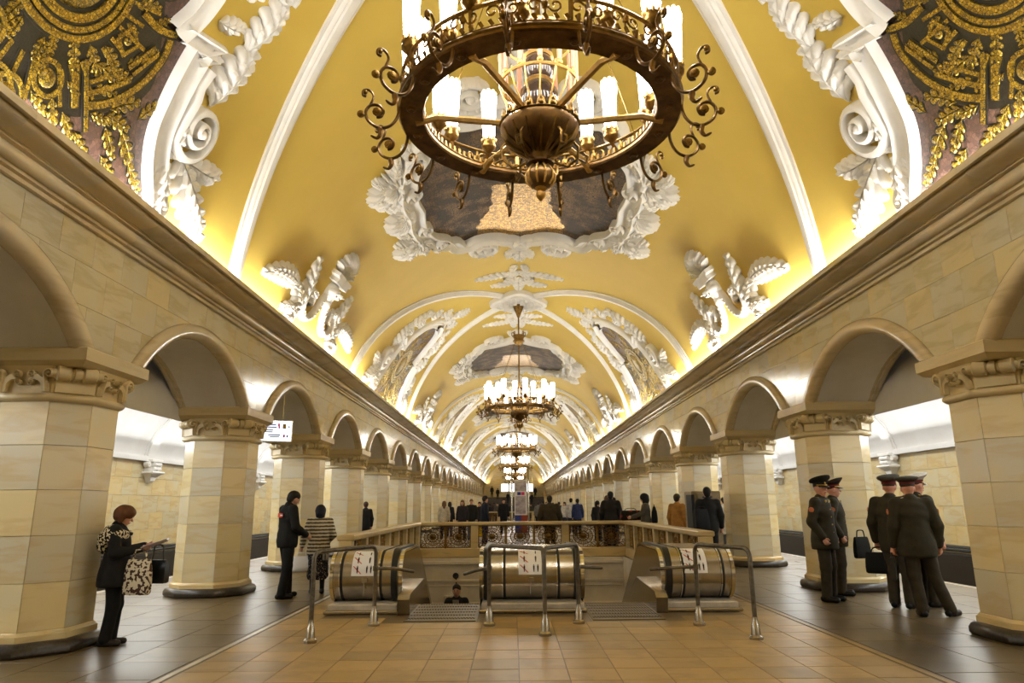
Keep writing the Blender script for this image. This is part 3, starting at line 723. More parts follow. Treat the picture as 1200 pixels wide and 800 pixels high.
# ---- acanthus lyre ornaments above the cornice, between the rib pairs
def lyre_parts():
    out = []
    for m_ in (-1, 1):
        r = Rel(VS).at(0, 0, 0, 1, m_)
        pts = smooth_line([(.10,5.45),(.22,5.75),(.32,6.05),(.55,6.28),(.85,6.32),(1.08,6.15),(1.10,5.88),(.92,5.72),(.74,5.80),(.72,5.98),(.84,6.03)], 6)
        n = len(pts); r.strip(pts, [.17-.10*i/n for i in range(n)], [(-.5,-.02),(-.45,.08),(-.3,.12),(-.15,.085),(0,.12),(.15,.085),(.3,.12),(.45,.08),(.5,-.02)])
        for i in range(12):
            q_ = pts[6+2*i]; r.dome(q_[0], q_[1], .035, .15, 6)
        out.append(('scroll_stem', r))
        r = Rel(VS).at(0, 0, 0, 1, m_); r.leaf(1.02, 6.30, -1.15, 1.30, .27, 6, .12, -.15); out.append(('acanthus_leaf', r))
        r = Rel(VS).at(0, 0, 0, 1, m_); r.leaf(1.10, 6.40, -.85, .95, .26, 5, .12, .55)
        r.leaf(1.65, 5.88, -.10, 1.80, .25, 8, .12, .55); out.append(('acanthus_leaf', r))
        r = Rel(VS).at(0, 0, 0, 1, m_); r.leaf(1.12, 6.42, -.25, .95, .17, 5, .13, .6); r.leaf(1.25, 6.5, .15, .6, .13, 4, .12, .3); out.append(('acanthus_leaf', r))
        r = Rel(VS).at(0, 0, 0, 1, m_); r.leaf(.62, 5.9, -.9, .5, .13, 4, .13, 1.4); out.append(('acanthus_leaf', r))
    r = Rel(VS)
    r.slab([(-.42,5.22),(.42,5.22),(.38,5.12),(.50,5.08),(.50,4.99),(-.50,4.99),(-.50,5.08),(-.38,5.12)][::-1], -.02, .22)
    r.shell(0, 5.02, -PI/2, .42, 2.3, 7, .2); out.append(('shell_cap', r))
    r = Rel(VS); r.dome(0, 5.45, .24, .22, 14, .26); r.volute(-.14, 5.42, .12, 1.5, 0, 1, .4, .26, 18); r.volute(.14, 5.42, .12, 1.5, PI, -1, .4, .26, 18); r.dome(0, 5.72, .12, .2, 10); out.append(('mask_boss', r))
    return out
lp = [(nm, r.mesh(nm, WHITE, 60)) for nm, r in lyre_parts()]
for k in range(0, NX):
    for sx in (-1, 1):
        t = thing('stucco_ornament', f'white acanthus scroll ornament above the {"left" if sx<0 else "right"} cornice, {ORD[k+1]} from the camera', 'ornament', (0, YM+PER*k, 0), 0, 'acanthus ornaments on the vault')
        t.scale = (sx, 1, 1)
        for nm, me in lp: inst(nm, me, t)

# ---- crown medallions
QO = [(2.52,0),(2.58,.6),(2.52,1.2),(2.36,1.75),(2.08,2.15),(2.0,2.45)]
QO2 = [(1.78,2.58),(1.64,3.02),(1.36,3.14),(.95,2.98),(.5,3.08),(.2,3.38),(0,3.72)]
quarter = smooth_line(QO, 5) + smooth_line(QO2, 5)
def wob(b): return .07*math.sin(b*3.1+1)+.03*math.sin(b*11.3)+.03*math.sin(b*17)
def crown_parts():
    out = []
    r = Rel(VC); rows = []
    for i in range(49):
        b = -3.8 + 7.6*i/48; ww_ = [p[0] for p in quarter if abs(p[1]-abs(b)) < .16]; wv = (max(ww_) if ww_ else .1)+.1
        rows.append([r.p(-wv+2*wv*j/20, b, .015) for j in range(21)])
    r.grid(rows); out.append(('mosaic_field', r, DARKM))
    r = Rel(VC); rows = []      # golden sky in the middle of the picture
    for i in range(25):
        b = 3.55*i/24
        wv = .60 + .80*(b/3.55)**1.1 + wob(b)
        wv = min(wv, half_q(b))
        rows.append([r.p(-wv+2*wv*j/12, b, .022) for j in range(13)])
    r.grid(rows); out.append(('gold_ground', r, GOLDB))
    full = []
    for sa, sb in ((1,1),(-1,1),(-1,-1),(1,-1)):
        qq = [(p[0]*sa, p[1]*sb) for p in quarter]; full += qq if sa*sb > 0 else qq[::-1]
    ctr = [(p[0]*1.0 + (.16 if p[0] > .3 else -.16 if p[0] < -.3 else 0), p[1]+(.16 if p[1] > 1.6 else -.16 if p[1] < -1.6 else .16*p[1]/1.6)) for p in full]
    r = Rel(VC); r.strip(ctr, .52, [(-k, h*1.5) for k, h in FR][::-1], True); out.append(('stucco_frame', r, WHITE))
    for m_ in (-1, 1):
        for e in (1, -1):
            def RR():
                q_ = Rel(VC); base = VC
                q_.fn = (lambda a, b, h: V(a, b*e, h)); return q_.at(0, 0, 0, 1, m_)
            r = RR(); r.shell(2.80, 1.60, .55, .52, 3.0, 9, .2); r.shell(2.80, 1.60, .55, .34, 3.6, 7, .26); out.append(('shell', r, WHITE))
            r = RR()
            for (x, y, a, L, W, bd) in [(2.78,1.1,-.9,.60,.16,.5),(2.85,.55,-1.2,.55,.15,-.5),(2.80,2.0,1.5,.60,.16,.7),(2.50,2.35,2.0,.55,.15,-.6),(3.02,1.85,.8,.50,.15,.6),(3.02,1.25,-.1,.45,.14,-.5),(2.82,.05,-1.4,.50,.13,.6),(2.55,2.05,.3,.5,.14,.9),(3.1,1.5,.3,.42,.16,0)]: r.leaf(x, y, a, L, W, 4, .17, bd)
            out.append(('acanthus_leaf', r, WHITE))
            r = RR(); r.volute(2.62, 1.02, .26, 1.7, PI/2, 1, .4, .22, 26); out.append(('volute', r, WHITE))
            r = RR(); r.shell(2.78, .12, .0, .45, 2.6, 7, .2); out.append(('shell', r, WHITE))
            r = RR(); r.volute(2.30, 2.30, .24, 1.6, 0, 1, .4, .22, 24); out.append(('volute', r, WHITE))
            r = RR()
            r.strip(smooth_line([(2.05,2.75),(1.85,3.30),(1.45,3.50)]), .30, FR)
            r.volute(1.02, 3.92, .52, 2.0, -PI/2, 1, .40, .17, 40, tail=[(.1,3.95),(.5,3.5)])
            for i in range(9):
                a = -2.4 + i*.55; r.dome(1.02+.42*math.cos(a), 3.92+.42*math.sin(a), .06, .22, 6)
            out.append(('scroll', r, WHITE))
            r = RR(); r.leaf(.0, 4.0, PI/2, 1.25, .30, 5, .16, 0); r.leaf(.12, 4.3, 1.0, .75, .16, 4, .13, .5); out.append(('palmette', r, WHITE))
            # spray of leaves running out towards the rib crossing
            r = RR(); r.leaf(.05, 6.6, .12, 1.45, .24, 7, .10, -.1); r.leaf(.05, 7.5, .35, .95, .22, 5, .10, -.2); r.leaf(.02, 6.3, 1.2, .7, .18, 4, .10, 0); r.leaf(0, 6.9, PI/2, 1.55, .24, 6, .12, 0)
            r.volute(.32, 7.0, .18, 1.5, 0, 1, .4, .12, 20); r.leaf(.1, 5.7, 1.35, .7, .14, 4, .1, 0); out.append(('leaf_spray', r, WHITE))
    return out
def half_q(b): c = [p[0] for p in quarter if abs(p[1]-abs(b)) < .16]; return (max(c) if c else .1)
cpz = {}
cparts = [(nm, r.mesh(nm, m, 60)) for nm, r, m in crown_parts()]
for k in range(0, NX):
    t = thing('ceiling_medallion', f'dark and gold mosaic medallion in white cartouche frame, {ORD[k+1]} along the vault crown', 'medallion', (0, YM+PER*k, 0), 0, 'medallions along the vault crown')
    for nm, me in cparts: inst(nm, me, t)
# ---- rosettes at the rib crossings
def rosette_parts():
    r = Rel(VC); pts = []
    for i in range(48):
        a = 2*PI*i/48; k = 1+.10*math.cos(4*a); pts.append((1.0*k*math.cos(a), 1.15*k*math.sin(a)))
    lo = [r.p(a, b, -.02) for a, b in pts]; m1 = [r.p(a, b, .16) for a, b in pts]; m2 = [r.p(a*.92, b*.92, .19) for a, b in pts]; m3 = [r.p(a*.5, b*.5, .2) for a, b in pts]
    r.rings([lo, m1, m2, m3])
    out = [('plaque', r)]
    r = Rel(VC); r.strip([(a*.82, b*.82) for a, b in pts], .12, [(-.5,.18),(-.3,.25),(.3,.25),(.5,.18)], True)
    for i in range(10):
        a = 2*PI*i/10; r.leaf(.2*math.cos(a), .22*math.sin(a), a, .55, .16, 3, .27, 0, .9)
    r.dome(0, 0, .22, .32, 14); out.append(('petals', r))
    return out
rp_ = [(nm, r.mesh(nm, WHITE, 60)) for nm, r in rosette_parts()]
for k in range(0, NX):
    t = thing('ceiling_rosette', f'white oval stucco rosette at the rib crossing holding the {ORD[k+1]} chandelier', 'rosette', (0, YX+PER*k, 0), 0, 'rosettes along the vault crown')
    for nm, me in rp_: inst(nm, me, t)

# ================================================================== CHANDELIERS
def chandelier_parts():
    P = []
    STUFF = ('key_frieze','scroll_frieze','soffit_stud','hub_gadroon','hub_gallery','hub_scroll','wire_cage','crown_scroll','finial_rib')
    def A(name, mb, m, sm=40, kids=()): P.append((name, mb.mesh(name, m, sm), [(n2, b2.mesh(n2, m2, 40)) for n2, b2, m2 in kids]))
    ZR = 4.80
    # ring: flat soffit annulus, outer frieze wall and rims
    ring = MB().lathe([(1.02,ZR+.02),(1.03,ZR),(1.23,ZR),(1.245,ZR+.015),(1.245,ZR+.05),(1.225,ZR+.06),(1.225,ZR+.10),(1.20,ZR+.11),(1.03,ZR+.06),(1.02,ZR+.05),(1.02,ZR+.02)], 64, cap=False)
    A('ring', ring, BRONZE)
    A('ring_rim', MB().tube([(1.24*math.cos(2*PI*i/64), 1.24*math.sin(2*PI*i/64), ZR+.055) for i in range(64)], .016, 6, True).tube([(1.215*math.cos(2*PI*i/64), 1.215*math.sin(2*PI*i/64), ZR+.30) for i in range(64)], .017, 6, True)
      .tube([(1.025*math.cos(2*PI*i/64), 1.025*math.sin(2*PI*i/64), ZR+.055) for i in range(64)], .012, 6, True), BRASSD)
    key = MB()
    for i in range(96):
        a = 2*PI*i/96; m = Matrix.Rotation(a, 3, 'Z'); key.obox(m @ Vector((1.228, 0, ZR+.125)), (.012, .03, .05), m @ Matrix.Rotation(.5, 3, 'X'))
        key.obox(m @ Vector((1.018, 0, ZR+.085)), (.010, .028, .05), m)
    A('key_frieze', key, BRASSD, 0)
    fr = MB()       # openwork scroll frieze round the ring
    for i in range(24):
        a0 = 2*PI*i/24; w_ = 2*PI/24
        for sg in (1, -1):
            pts = []
            for j in range(15):
                t = j/14; th = sg*t*2.2*PI; rr = .058*(1-.75*t)
                aa = a0 + w_*(.5 + .26*sg) + sg*rr*math.cos(th)/1.215; pts.append((1.215*math.cos(aa), 1.215*math.sin(aa), ZR+.225+rr*math.sin(th)))
            fr.tube(pts, .009, 5)
        fr.tube([(1.215*math.cos(a0), 1.215*math.sin(a0), ZR+.15), (1.215*math.cos(a0), 1.215*math.sin(a0), ZR+.30)], .012, 5)
        fr.ball((1.22*math.cos(a0), 1.22*math.sin(a0), ZR+.225), (.03,.03,.035), 7, 4)
    A('scroll_frieze', fr, BRASSD)
    ros = MB()
    for i in range(16):
        a = 2*PI*(i+.5)/16; c = (1.13*math.cos(a), 1.13*math.sin(a), ZR)
        ros.lathe([(.045,0),(.045,-.006),(.03,-.014),(.012,-.010),(.004,-.018)], 10, c)
    A('soffit_stud', ros, BRONZE)
    # spokes: gilded bars rising from the ring, kinked down to the hub
    for i in range(6):
        a = 2*PI*i/6
        ca, sa = math.cos(a), math.sin(a)
        pr = [(1.10,ZR+.0),(1.02,ZR+.02),(.92,ZR+.05),(.60,ZR+.02),(.34,ZR-.01),(.26,ZR-.03)]
        A('spoke', MB().tube([(r*ca, r*sa, z) for r, z in pr], .03, 6, flat=(1.2,.9)), BRASS)
    # hub: bowl with gadroons, acorn finial, gallery
    A('hub_bowl', MB().lathe([(.04,4.40),(.09,4.42),(.10,4.46),(.12,4.50),(.22,4.55),(.31,4.62),(.345,4.70),(.345,4.74),(.30,4.76),(.29,4.78),(.05,4.80)], 32), BRONZE)
    g = MB()
    for i in range(16):
        a = 2*PI*i/16; g.tube([(r*math.cos(a), r*math.sin(a), z) for r, z in ((.10,4.47),(.19,4.525),(.29,4.60),(.338,4.68))], [.01,.014,.016,.008], 5)
    A('hub_gadroon', g, BRASSD)
    g = MB().lathe([(.345,4.745),(.36,4.755),(.345,4.77)], 32, cap=False)
    for i in range(20):
        a = 2*PI*i/20; g.tube([(.33*math.cos(a+d), .33*math.sin(a+d), 4.76+z) for d, z in ((-.11,0),(-.06,.07),(0,.10),(.06,.07),(.11,0))], .012, 5); g.ball((.335*math.cos(a), .335*math.sin(a), 4.80), .022, 6, 4)
    A('hub_gallery', g, BRASSD)
    A('finial', MB().lathe([(.05,4.42),(.11,4.41),(.12,4.385),(.07,4.37),(.10,4.34),(.125,4.29),(.12,4.23),(.085,4.18),(.05,4.165)], 20), BRONZE,
      kids=[('finial_tip', MB().lathe([(.05,4.17),(.055,4.15),(.03,4.135),(.045,4.11),(.04,4.08),(.015,4.05),(.004,4.04)], 12), BRASS),
            ('finial_rib', (lambda q_: q_)(sum_ribs()), BRASS)])
    sp = MB()
    for i in range(6):
        a = 2*PI*i/6; sp.tube([(r*math.cos(a), r*math.sin(a), z) for r, z in ((.12,4.40),(.24,4.36),(.33,4.44),(.34,4.55),(.30,4.60))], .012, 5)
        sp.tube([(r*math.cos(a), r*math.sin(a), z) for r, z in ((.33,4.44),(.40,4.40),(.42,4.46),(.38,4.49))], .012, 5)
    A('hub_scroll', sp, BRASSD)
    # smoky glass baluster with wire cage
    A('glass_baluster', MB().lathe([(.07,4.79),(.15,4.85),(.185,4.97),(.17,5.09),(.11,5.17),(.10,5.20),(.13,5.25),(.145,5.34),(.12,5.42),(.10,5.45),(.13,5.5),(.12,5.6),(.06,5.68)], 24), SMOKE)
    A('baluster_collar', MB().lathe([(.115,5.165),(.135,5.185),(.115,5.205)], 24, cap=False).lathe([(.12,5.43),(.14,5.45),(.12,5.47)], 24, cap=False).lathe([(.20,4.79),(.24,4.80),(.24,4.83),(.16,4.86)], 24), BRASS)
    cg = MB()
    for i in range(16):
        a = 2*PI*i/16; cg.tube([(r*math.cos(a), r*math.sin(a), z) for r, z in ((.17,4.82),(.22,4.90),(.31,5.02),(.345,5.14),(.34,5.20))], .0085, 5)
    A('wire_cage', cg, BRASS)
    A('cage_hoop', MB().tube([(.345*math.cos(2*PI*i/40), .345*math.sin(2*PI*i/40), 5.16) for i in range(40)], .016, 6, True).tube([(.33*math.cos(2*PI*i/40), .33*math.sin(2*PI*i/40), 5.62) for i in range(40)], .014, 6, True), BRASS)
    for i in range(12):
        a = 2*PI*i/12; x, y = .34*math.cos(a), .34*math.sin(a)
        P.append(('glass_rod', MB().tube([(x, y, 5.22), (x, y, 5.60)], .022, 8).mesh('glass_rod', PEACH, 40), [('rod_knob', MB().ball((x, y, 5.20), .028, 8, 6).mesh('rod_knob', BRASS, 60))]))
    # rod, crown and ceiling cup
    A('hanging_rod', MB().tube([(0,0,5.6),(0,0,8.60)], .028, 10), BRASSD)
    A('rod_crown', MB().lathe([(.05,7.20),(.14,7.24),(.19,7.34),(.17,7.42),(.20,7.50),(.22,7.58),(.18,7.58),(.10,7.50),(.04,7.5)], 20).tube([(.19*math.cos(2*PI*i/24), .19*math.sin(2*PI*i/24), 7.36) for i in range(24)], .03, 6, True), BRASSD)
    cs = MB()
    for i in range(8):
        a = 2*PI*i/8; cs.tube([(r*math.cos(a), r*math.sin(a), z) for r, z in ((.19,7.50),(.25,7.58),(.25,7.68),(.20,7.70),(.19,7.64))], .016, 5)
    A('crown_scroll', cs, BRASSD)
    A('ceiling_cup', MB().lathe([(.035,8.25),(.06,8.30),(.10,8.42),(.16,8.56),(.20,8.66),(.20,8.72)], 16), BRASSD)
    for i in range(6):
        a = 2*PI*i/6 + PI/6; A('stay_wire', MB().tube([(.16*math.cos(a), .16*math.sin(a), 7.28), (1.12*math.cos(a), 1.12*math.sin(a), ZR+.12)], .005, 4), BRASSD)
    return P
def sum_ribs():
    q_ = MB()
    for i in range(10):
        a = 2*PI*i/10; q_.tube([(r*math.cos(a), r*math.sin(a), z) for r, z in ((.075,4.37),(.108,4.335),(.130,4.285),(.125,4.23),(.09,4.18))], .009, 5)
    return q_
PEACH = mat('peach glass', (200,150,126), .2, spec=.5)
def lamp_mesh():
    body = MB().lathe([(.045,.10),(.058,.13),(.066,.30),(.075,.52),(.085,.60),(.082,.63),(.06,.655)], 14)
    crown = MB()
    for i in range(8):
        a = 2*PI*i/8; crown.ball((.062*math.cos(a), .062*math.sin(a), .665), (.024,.024,.03), 6, 4)
    cup = MB().lathe([(.012,-.02),(.03,0),(.07,.04),(.075,.07),(.06,.09),(.072,.12),(.06,.13)], 14)
    cage = MB()
    for i in range(8):
        a = 2*PI*i/8; cage.ball((.066*math.cos(a), .066*math.sin(a), .13), (.016,.016,.026), 6, 4)
    return body.mesh('lamp_tube', GLOWT, 60), crown.mesh('glass_crown', GLASSC, 60), cup.mesh('lamp_cup', BRASSD, 60), cage.mesh('cup_leaves', BRASS, 60)
LM = lamp_mesh()
def scroll_mesh():
    # S-scroll bracket in the local xz plane: x outward
    t = MB()
    pts = [(0,.04),(-.02,-.08),(.0,-.20),(.06,-.28),(.15,-.30),(.235,-.25),(.26,-.165),(.22,-.10),(.155,-.095),(.115,-.14),(.13,-.195),(.17,-.205)]
    s_ = smooth_line(pts, 5); t.tube([(x, 0, z) for x, z in s_], [.014]*len(s_), 6)
    s2 = smooth_line([(.24,-.13),(.20,-.02),(.235,.04),(.285,.035),(.29,-.01),(.26,-.02)], 5); t.tube([(x, 0, z) for x, z in s2], .011, 6)
    s3 = smooth_line([(.14,-.30),(.13,-.36),(.16,-.40),(.21,-.38)], 4); t.tube([(x, 0, z) for x, z in s3], [.02,.024,.026,.024,.022,.02,.018,.016,.014,.012,.012,.01,.006][:len(s3)], 6)
    r = MB()
    for (x, z, k) in ((.165,-.155,.042),(.30,-.19,.034)):
        for sg in (1, -1):
            m = Matrix.Rotation(sg*PI/2, 3, 'X'); r.lathe([(k,0),(k*.9,.012),(k*.55,.016),(k*.5,.024),(k*.1,.026)], 10, (x, 0, z), m)
    r.ball((.27,0,.02), .022, 7, 5)
    return t.mesh('scroll_bar', BRONZE, 60), r.mesh('scroll_rosette', BRASSD, 50)
SM2 = scroll_mesh()
def make_chandelier():
    t = empty('chandelier', (0, YX, 0))
    for nm, me, kids in chandelier_parts():
        o = inst(nm, me, t)
        if nm in ('key_frieze','scroll_frieze','soffit_stud','hub_gadroon','hub_gallery','hub_scroll','wire_cage','crown_scroll','ring_rim','cage_hoop','baluster_collar'): tag(o, kind='stuff')
        for n2, m2 in kids:
            k_ = inst(n2, m2, o)
            if n2 == 'finial_rib': tag(k_, kind='stuff')
    for i in range(20):
        a = 2*PI*(i+.5)/20; r = 1.21 if i % 2 else 1.06; z = 4.98 if i % 2 else 4.90
        l = inst('lamp_cup', LM[2], t, (r*math.cos(a), r*math.sin(a), z+.12))
        inst('lamp_tube', LM[0], l); tag(inst('glass_crown', LM[1], l), kind='stuff'); tag(inst('cup_leaves', LM[3], l), kind='stuff')
        arm = MB(); arm.tube([(1.2*math.cos(a), 1.2*math.sin(a), 4.92), (r*math.cos(a), r*math.sin(a), z+.11)], .02, 6)
        inst('lamp_arm', arm.mesh('lamp_arm', BRASSD), t)
    for i in range(16):
        a = 2*PI*(i+.5)/16
        s = inst('scroll_bracket', SM2[0], t, (1.25*math.cos(a), 1.25*math.sin(a), 4.90), rz=a)
        tag(inst('scroll_rosette', SM2[1], s), kind='stuff')
    return t
ch0 = make_chandelier()
for k in range(0, NX):
    c = ch0 if k == 0 else copy_tree(ch0)
    c.location = (0, YX+PER*k, 0)
    tag(c, 'large bronze ring chandelier overhead, nearest the camera, cut by the top edge' if k == 0 else f'bronze ring chandelier with glowing tube lamps, {ORD[k+1]} from the camera', 'chandelier', 'chandeliers hanging along the hall')

# ================================================================== ESCALATORS
DC = (11.15, .475); DR = .355         # drum nose centre (y, z) and radius
SL = math.tan(math.radians(30)); YK = 12.7
def deck_path(rad, n=14):
    """profile in (y, z): under the nose, round it, along the flat deck, down the slope"""
    pts = []
    for i in range(n+1):
        a = -PI/2 - PI*i/n; pts.append((DC[0] + rad*math.cos(a), DC[1] + rad*math.sin(a)))
    top = DC[1]+rad
    pts += [(YK-.25, top), (YK, top-.03), (YK+.25, top-.16), (YK+9, top-.03-9*SL)]
    return pts
def loft_x(mb, prof, x0, x1): return mb.rings([[(x0, y, z) for y, z in prof], [(x1, y, z) for y, z in prof]], cap=False, closed=False)
def body_prof(rad):
    p = deck_path(rad); return p + [(YK+9, p[-1][1]-1.6), (YK+.2, -1.2), (DC[0], -.3)]
def unit(label, x0, x1, belts, bands, panels, skirts, sign=None):
    t = thing('escalator_balustrade', label, 'escalator balustrade', ((x0+x1)/2, 10.4, 0), 0, 'escalator balustrade ends')
    t.location = (0, 0, 0)
    e = .035
    b = MB(); loft_x(b, deck_path(DR), x0+e, x1-e); b.build('drum_cover', STEEL, t, 50)
    for x in (x0, x1):
        s_ = 1 if x == x0 else -1
        pr = deck_path(DR+.012); b = MB(); loft_x(b, pr, x, x+s_*.05); loft_x(b, deck_path(DR-.03), x, x+s_*.05)
        b.rings([[(x, y, z) for y, z in pr], [(x, y, z) for y, z in deck_path(DR-.03)]], cap=False, closed=False)
        b.build('edge_moulding', CHROME, t, 50)
    for x in panels:
        pr = deck_path(DR-.02)
        b = MB(); q = [(x, y, z) for y, z in pr] + [(x, YK+9, pr[-1][1]-1.0), (x, YK, -1.05), (x, DC[0], -.05)]
        b.add(q, [tuple(range(len(q)))]); b.build('side_panel', STEELB, t, 0)
        for z in (.18, .38): pass
    for x in belts:
        pr = deck_path(DR+.035); pr2 = deck_path(DR+.0); b = MB()
        loft_x(b, pr, x-.045, x+.045); 
        for xx in (x-.045, x+.045): b.rings([[(xx, y, z) for y, z in pr], [(xx, y, z) for y, z in pr2]], cap=False, closed=False)
        b.build('handrail_belt', RUBBER, t, 50)
    for x in bands:
        b = MB(); loft_x(b, deck_path(DR+.008), x-.018, x+.018); b.build('dark_band', BLACK, t, 50)
        b = MB(); loft_x(b, deck_path(DR+.012), x-.034, x-.018); b.build('bright_band', CHROME, t, 50)
    for s_ in skirts:      # low sloping skirt boxes beside the steps: (xa, xb)
        xa, xb = s_
        pr = [(10.45, -.004), (10.40, .20), (10.50, .27), (12.0, .33), (12.5, .12), (YK+9, .12-9.2*SL), (YK+9, -.9-9.2*SL), (12.3, -.8), (11.4, -.4)]
        b = MB(); b.rings([[(xa, y, z) for y, z in pr], [(xb, y, z) for y, z in pr]]); sk = b.build('skirt_panel', STEELB, t, 0)
        b = MB(); pr2 = [(10.44, .02), (10.395, .205), (10.50, .276), (12.0, .336), (12.45, .15)]
        loft_x(b, pr2, min(xa, xb), max(xa, xb)); b.build('skirt_cap', STEEL, sk, 40)
    b = MB(); b.bbox(x0+.04, x1-.04, 10.62, 11.4, 0, .12, .012); b.build('marble_base', SMARB, t, 0)
    b = MB(); b.bbox(x0+.01, x1-.01, 10.50, 10.66, 0, .045, .01); b.build('kerb_rail', STEEL, t, 0)
    xm = (x0+x1)/2
    b = MB(); b.bbox(xm-.05, xm+.03, DC[0]-DR-.035, DC[0]-DR+.05, .40, .46, .008).tube([(xm-.02, DC[0]-DR-.015, .40), (xm-.02, DC[0]-DR-.01, .22)], .012, 6); b.build('lock_plate', STEEL, t, 0)
    # prohibition plate bent over the drum
    sx0 = sign if sign is not None else xm
    R = Rel(lambda a, b, h: (sx0+a, DC[0]-(DR+h)*math.cos(b), DC[1]+(DR+h)*math.sin(b)))
    def pr_(x0_, x1_, b0, b1, h0, h1, m, nm, par):
        r = Rel(R.fn); n = 6
        lo = [[r.p(x_, b0+(b1-b0)*i/n, h) for i in range(n+1)] for x_, h in ((x0_, h0), (x0_, h1), (x1_, h1), (x1_, h0))]
        r.grid(lo); return r.build(nm, m, par, 60)
    plate = pr_(-.17, .17, .05, 1.30, .002, .008, SIGNW, 'notice_plate', t)
    def figure(cx_, cb, k, n_=1):
        r = Rel(R.fn)
        for d in ([0] if n_ == 1 else [-.03, .03]):
            r.at(cx_+d, cb, 0, 1)
            r.slab([(.012*k*math.cos(q_), .24*k+.035*k*math.sin(q_)) for q_ in [2*PI*i/10 for i in range(10)]], .008, .011)
            r.slab([(-.02*k,.19*k),(.02*k,.19*k),(.017*k,.0),(.012*k,-.2*k),(.002*k,-.2*k),(0,-.02*k),(-.002*k,-.2*k),(-.012*k,-.2*k),(-.017*k,0)], .008, .011)
        return r
    for row, cb in enumerate((.28, .68, 1.05)):
        if row < 2 or True:
            k = .62 if row < 2 else .42
            for cx_ in (-.085, .085):
                figure(cx_, cb, k, 2 if (cx_ > 0 and row == 0) else 1).build('pictogram', BLACK, plate, 0)
            r = Rel(R.fn); r.strip([(-.145, cb+.15*k/.62), (-.03, cb-.15*k/.62)], .016, [(-.5,.011),(-.5,.014),(.5,.014),(.5,.011)]); r.build('red_bar', RED, plate, 0)
    return t
unit('left escalator drum with notice plate, beside the woman in striped cardigan', -2.97, -1.90, [-2.02], [-2.80, -2.22], [-1.90, -2.97], [(-1.90, -1.73)], -2.48)
unit('middle escalator drum with notice plate between the two stairways', -.77, .78, [-.66, .67], [-.40, .40], [-.77, .78], [], -.02)
unit('right escalator drum with notice plate, nearest the standing officers', 1.90, 2.99, [2.02], [2.82, 2.24], [1.90, 2.99], [(1.90, 1.74)], 2.42)
COMB = mat('ribbed comb plate', (110,94,66), .4, metal=.85)
STEPM = mat('grooved step metal', (96,88,74), .4, metal=.8)
for (x0, x1, nm) in ((-1.73, -.77, 'left'), (.78, 1.74, 'right')):
    t = thing('escalator_stairway', f'{nm} escalator stairway with ribbed landing grating, running down', 'escalator', (0, 0, 0), 0, 'escalator stairways')
    b = MB().bbox(x0, x1, 9.85, 11.45, -.02, .006, .003); lp_ = b.build('landing_plate', COMB, t, 0)
    b = MB(); nrib = 24
    for i in range(nrib):
        x = x0+.03 + (x1-x0-.06)*i/(nrib-1); b.box(x-.008, x+.008, 10.0, 11.42, .006, .014)
    b.build('landing_ribs', STEPM, lp_, 0)
    for i in range(6):
        y = 10.05+i*.27; MB().box(x0+.02, x1-.02, y, y+.02, .006, .015).build('cross_bar', COMB, lp_, 0)
    st = MB().bbox(x0+.02, x1-.02, 0, .41, -.30, 0, .008)
    for i in range(18):
        x = x0+.05+(x1-x0-.1)*i/17; st.box(x-.006, x+.006, .01, .405, 0, .012)
    st = st.mesh('step', STEPM, 0); yel = MB().box(x0+.02, x1-.02, .385, .41, .0, .014).mesh('step_line', YELP, 0)
    for i in range(26):
        y = 11.45 + i*.40; z = -.03-(i+.1)*.40*SL
        o = inst('step', st, t, (0, y, z)); inst('step_line', yel, o)

# ---- tubular queue rails
def rail(label, paths, feet, nubs):
    t = thing('queue_rail', label, 'railing', (feet[0][0], feet[0][1], 0)); t.location = (0, 0, 0)
    for p in paths:
        b = MB().tube(p, .027, 10); b.build('rail_tube', TUBEM, t, 60)
    for x, y in feet:
        MB().lathe([(.075,0),(.078,.03),(.055,.05),(.05,.10),(.04,.17),(.03,.19),(.03,.24)], 14, (x, y, 0)).build('post_foot', STEEL, t, 40)
    for p in nubs:
        MB().tube(p, .022, 8).build('side_bar', TUBEM, t, 60)
        c = p[0]; MB().lathe([(.036,-.03),(.036,.03)], 10, c).build('clamp_collar', TUBEM, t, 40)
def arc_u(a, b, zt, r=.10):
    A, B = Vector(a), Vector(b); d = (B-A).normalized(); pts = [(A.x, A.y, .0), (A.x, A.y, zt-r)]
    for i in range(1, 7):
        q = PI/2*i/6; p = A + d*(r*(1-math.cos(q))); pts.append((p.x, p.y, zt-r+r*math.sin(q)))
    for i in range(0, 7):
        q = PI/2*i/6; p = B - d*(r*(1-math.sin(q))); pts.append((p.x, p.y, zt-r+r*math.cos(q)))
    pts.append((B.x, B.y, 0)); return pts
rail('bent steel tube queue rail in front of the left escalator drum', [arc_u((-2.56,8.43,0), (-2.06,9.55,0), .98)], [(-2.56,8.43), (-2.06,9.55)], [[(-2.06,9.55,.70),(-1.85,9.75,.68),(-1.62,9.95,.62)], [(-2.5,8.7,.9),(-2.5,8.7,.97)]])
rail('three legged steel tube rail in front of the middle escalator drum', [arc_u((-.58,9.47,0), (.10,8.74,0), .98, .07), arc_u((.10,8.74,0), (.57,9.58,0), .98, .07)], [(-.58,9.47), (.10,8.74), (.57,9.58)], [[(-.58,9.47,.70),(-.75,9.6,.66),(-.92,9.78,.60)], [(.57,9.58,.70),(.72,9.7,.68),(.92,9.85,.66)]])
rail('bent steel tube queue rail in front of the right escalator drum', [arc_u((2.06,9.36,0), (2.45,8.40,0), .98)], [(2.06,9.36), (2.45,8.40)], [[(2.06,9.36,.70),(1.85,9.55,.68),(1.55,9.75,.64)]])

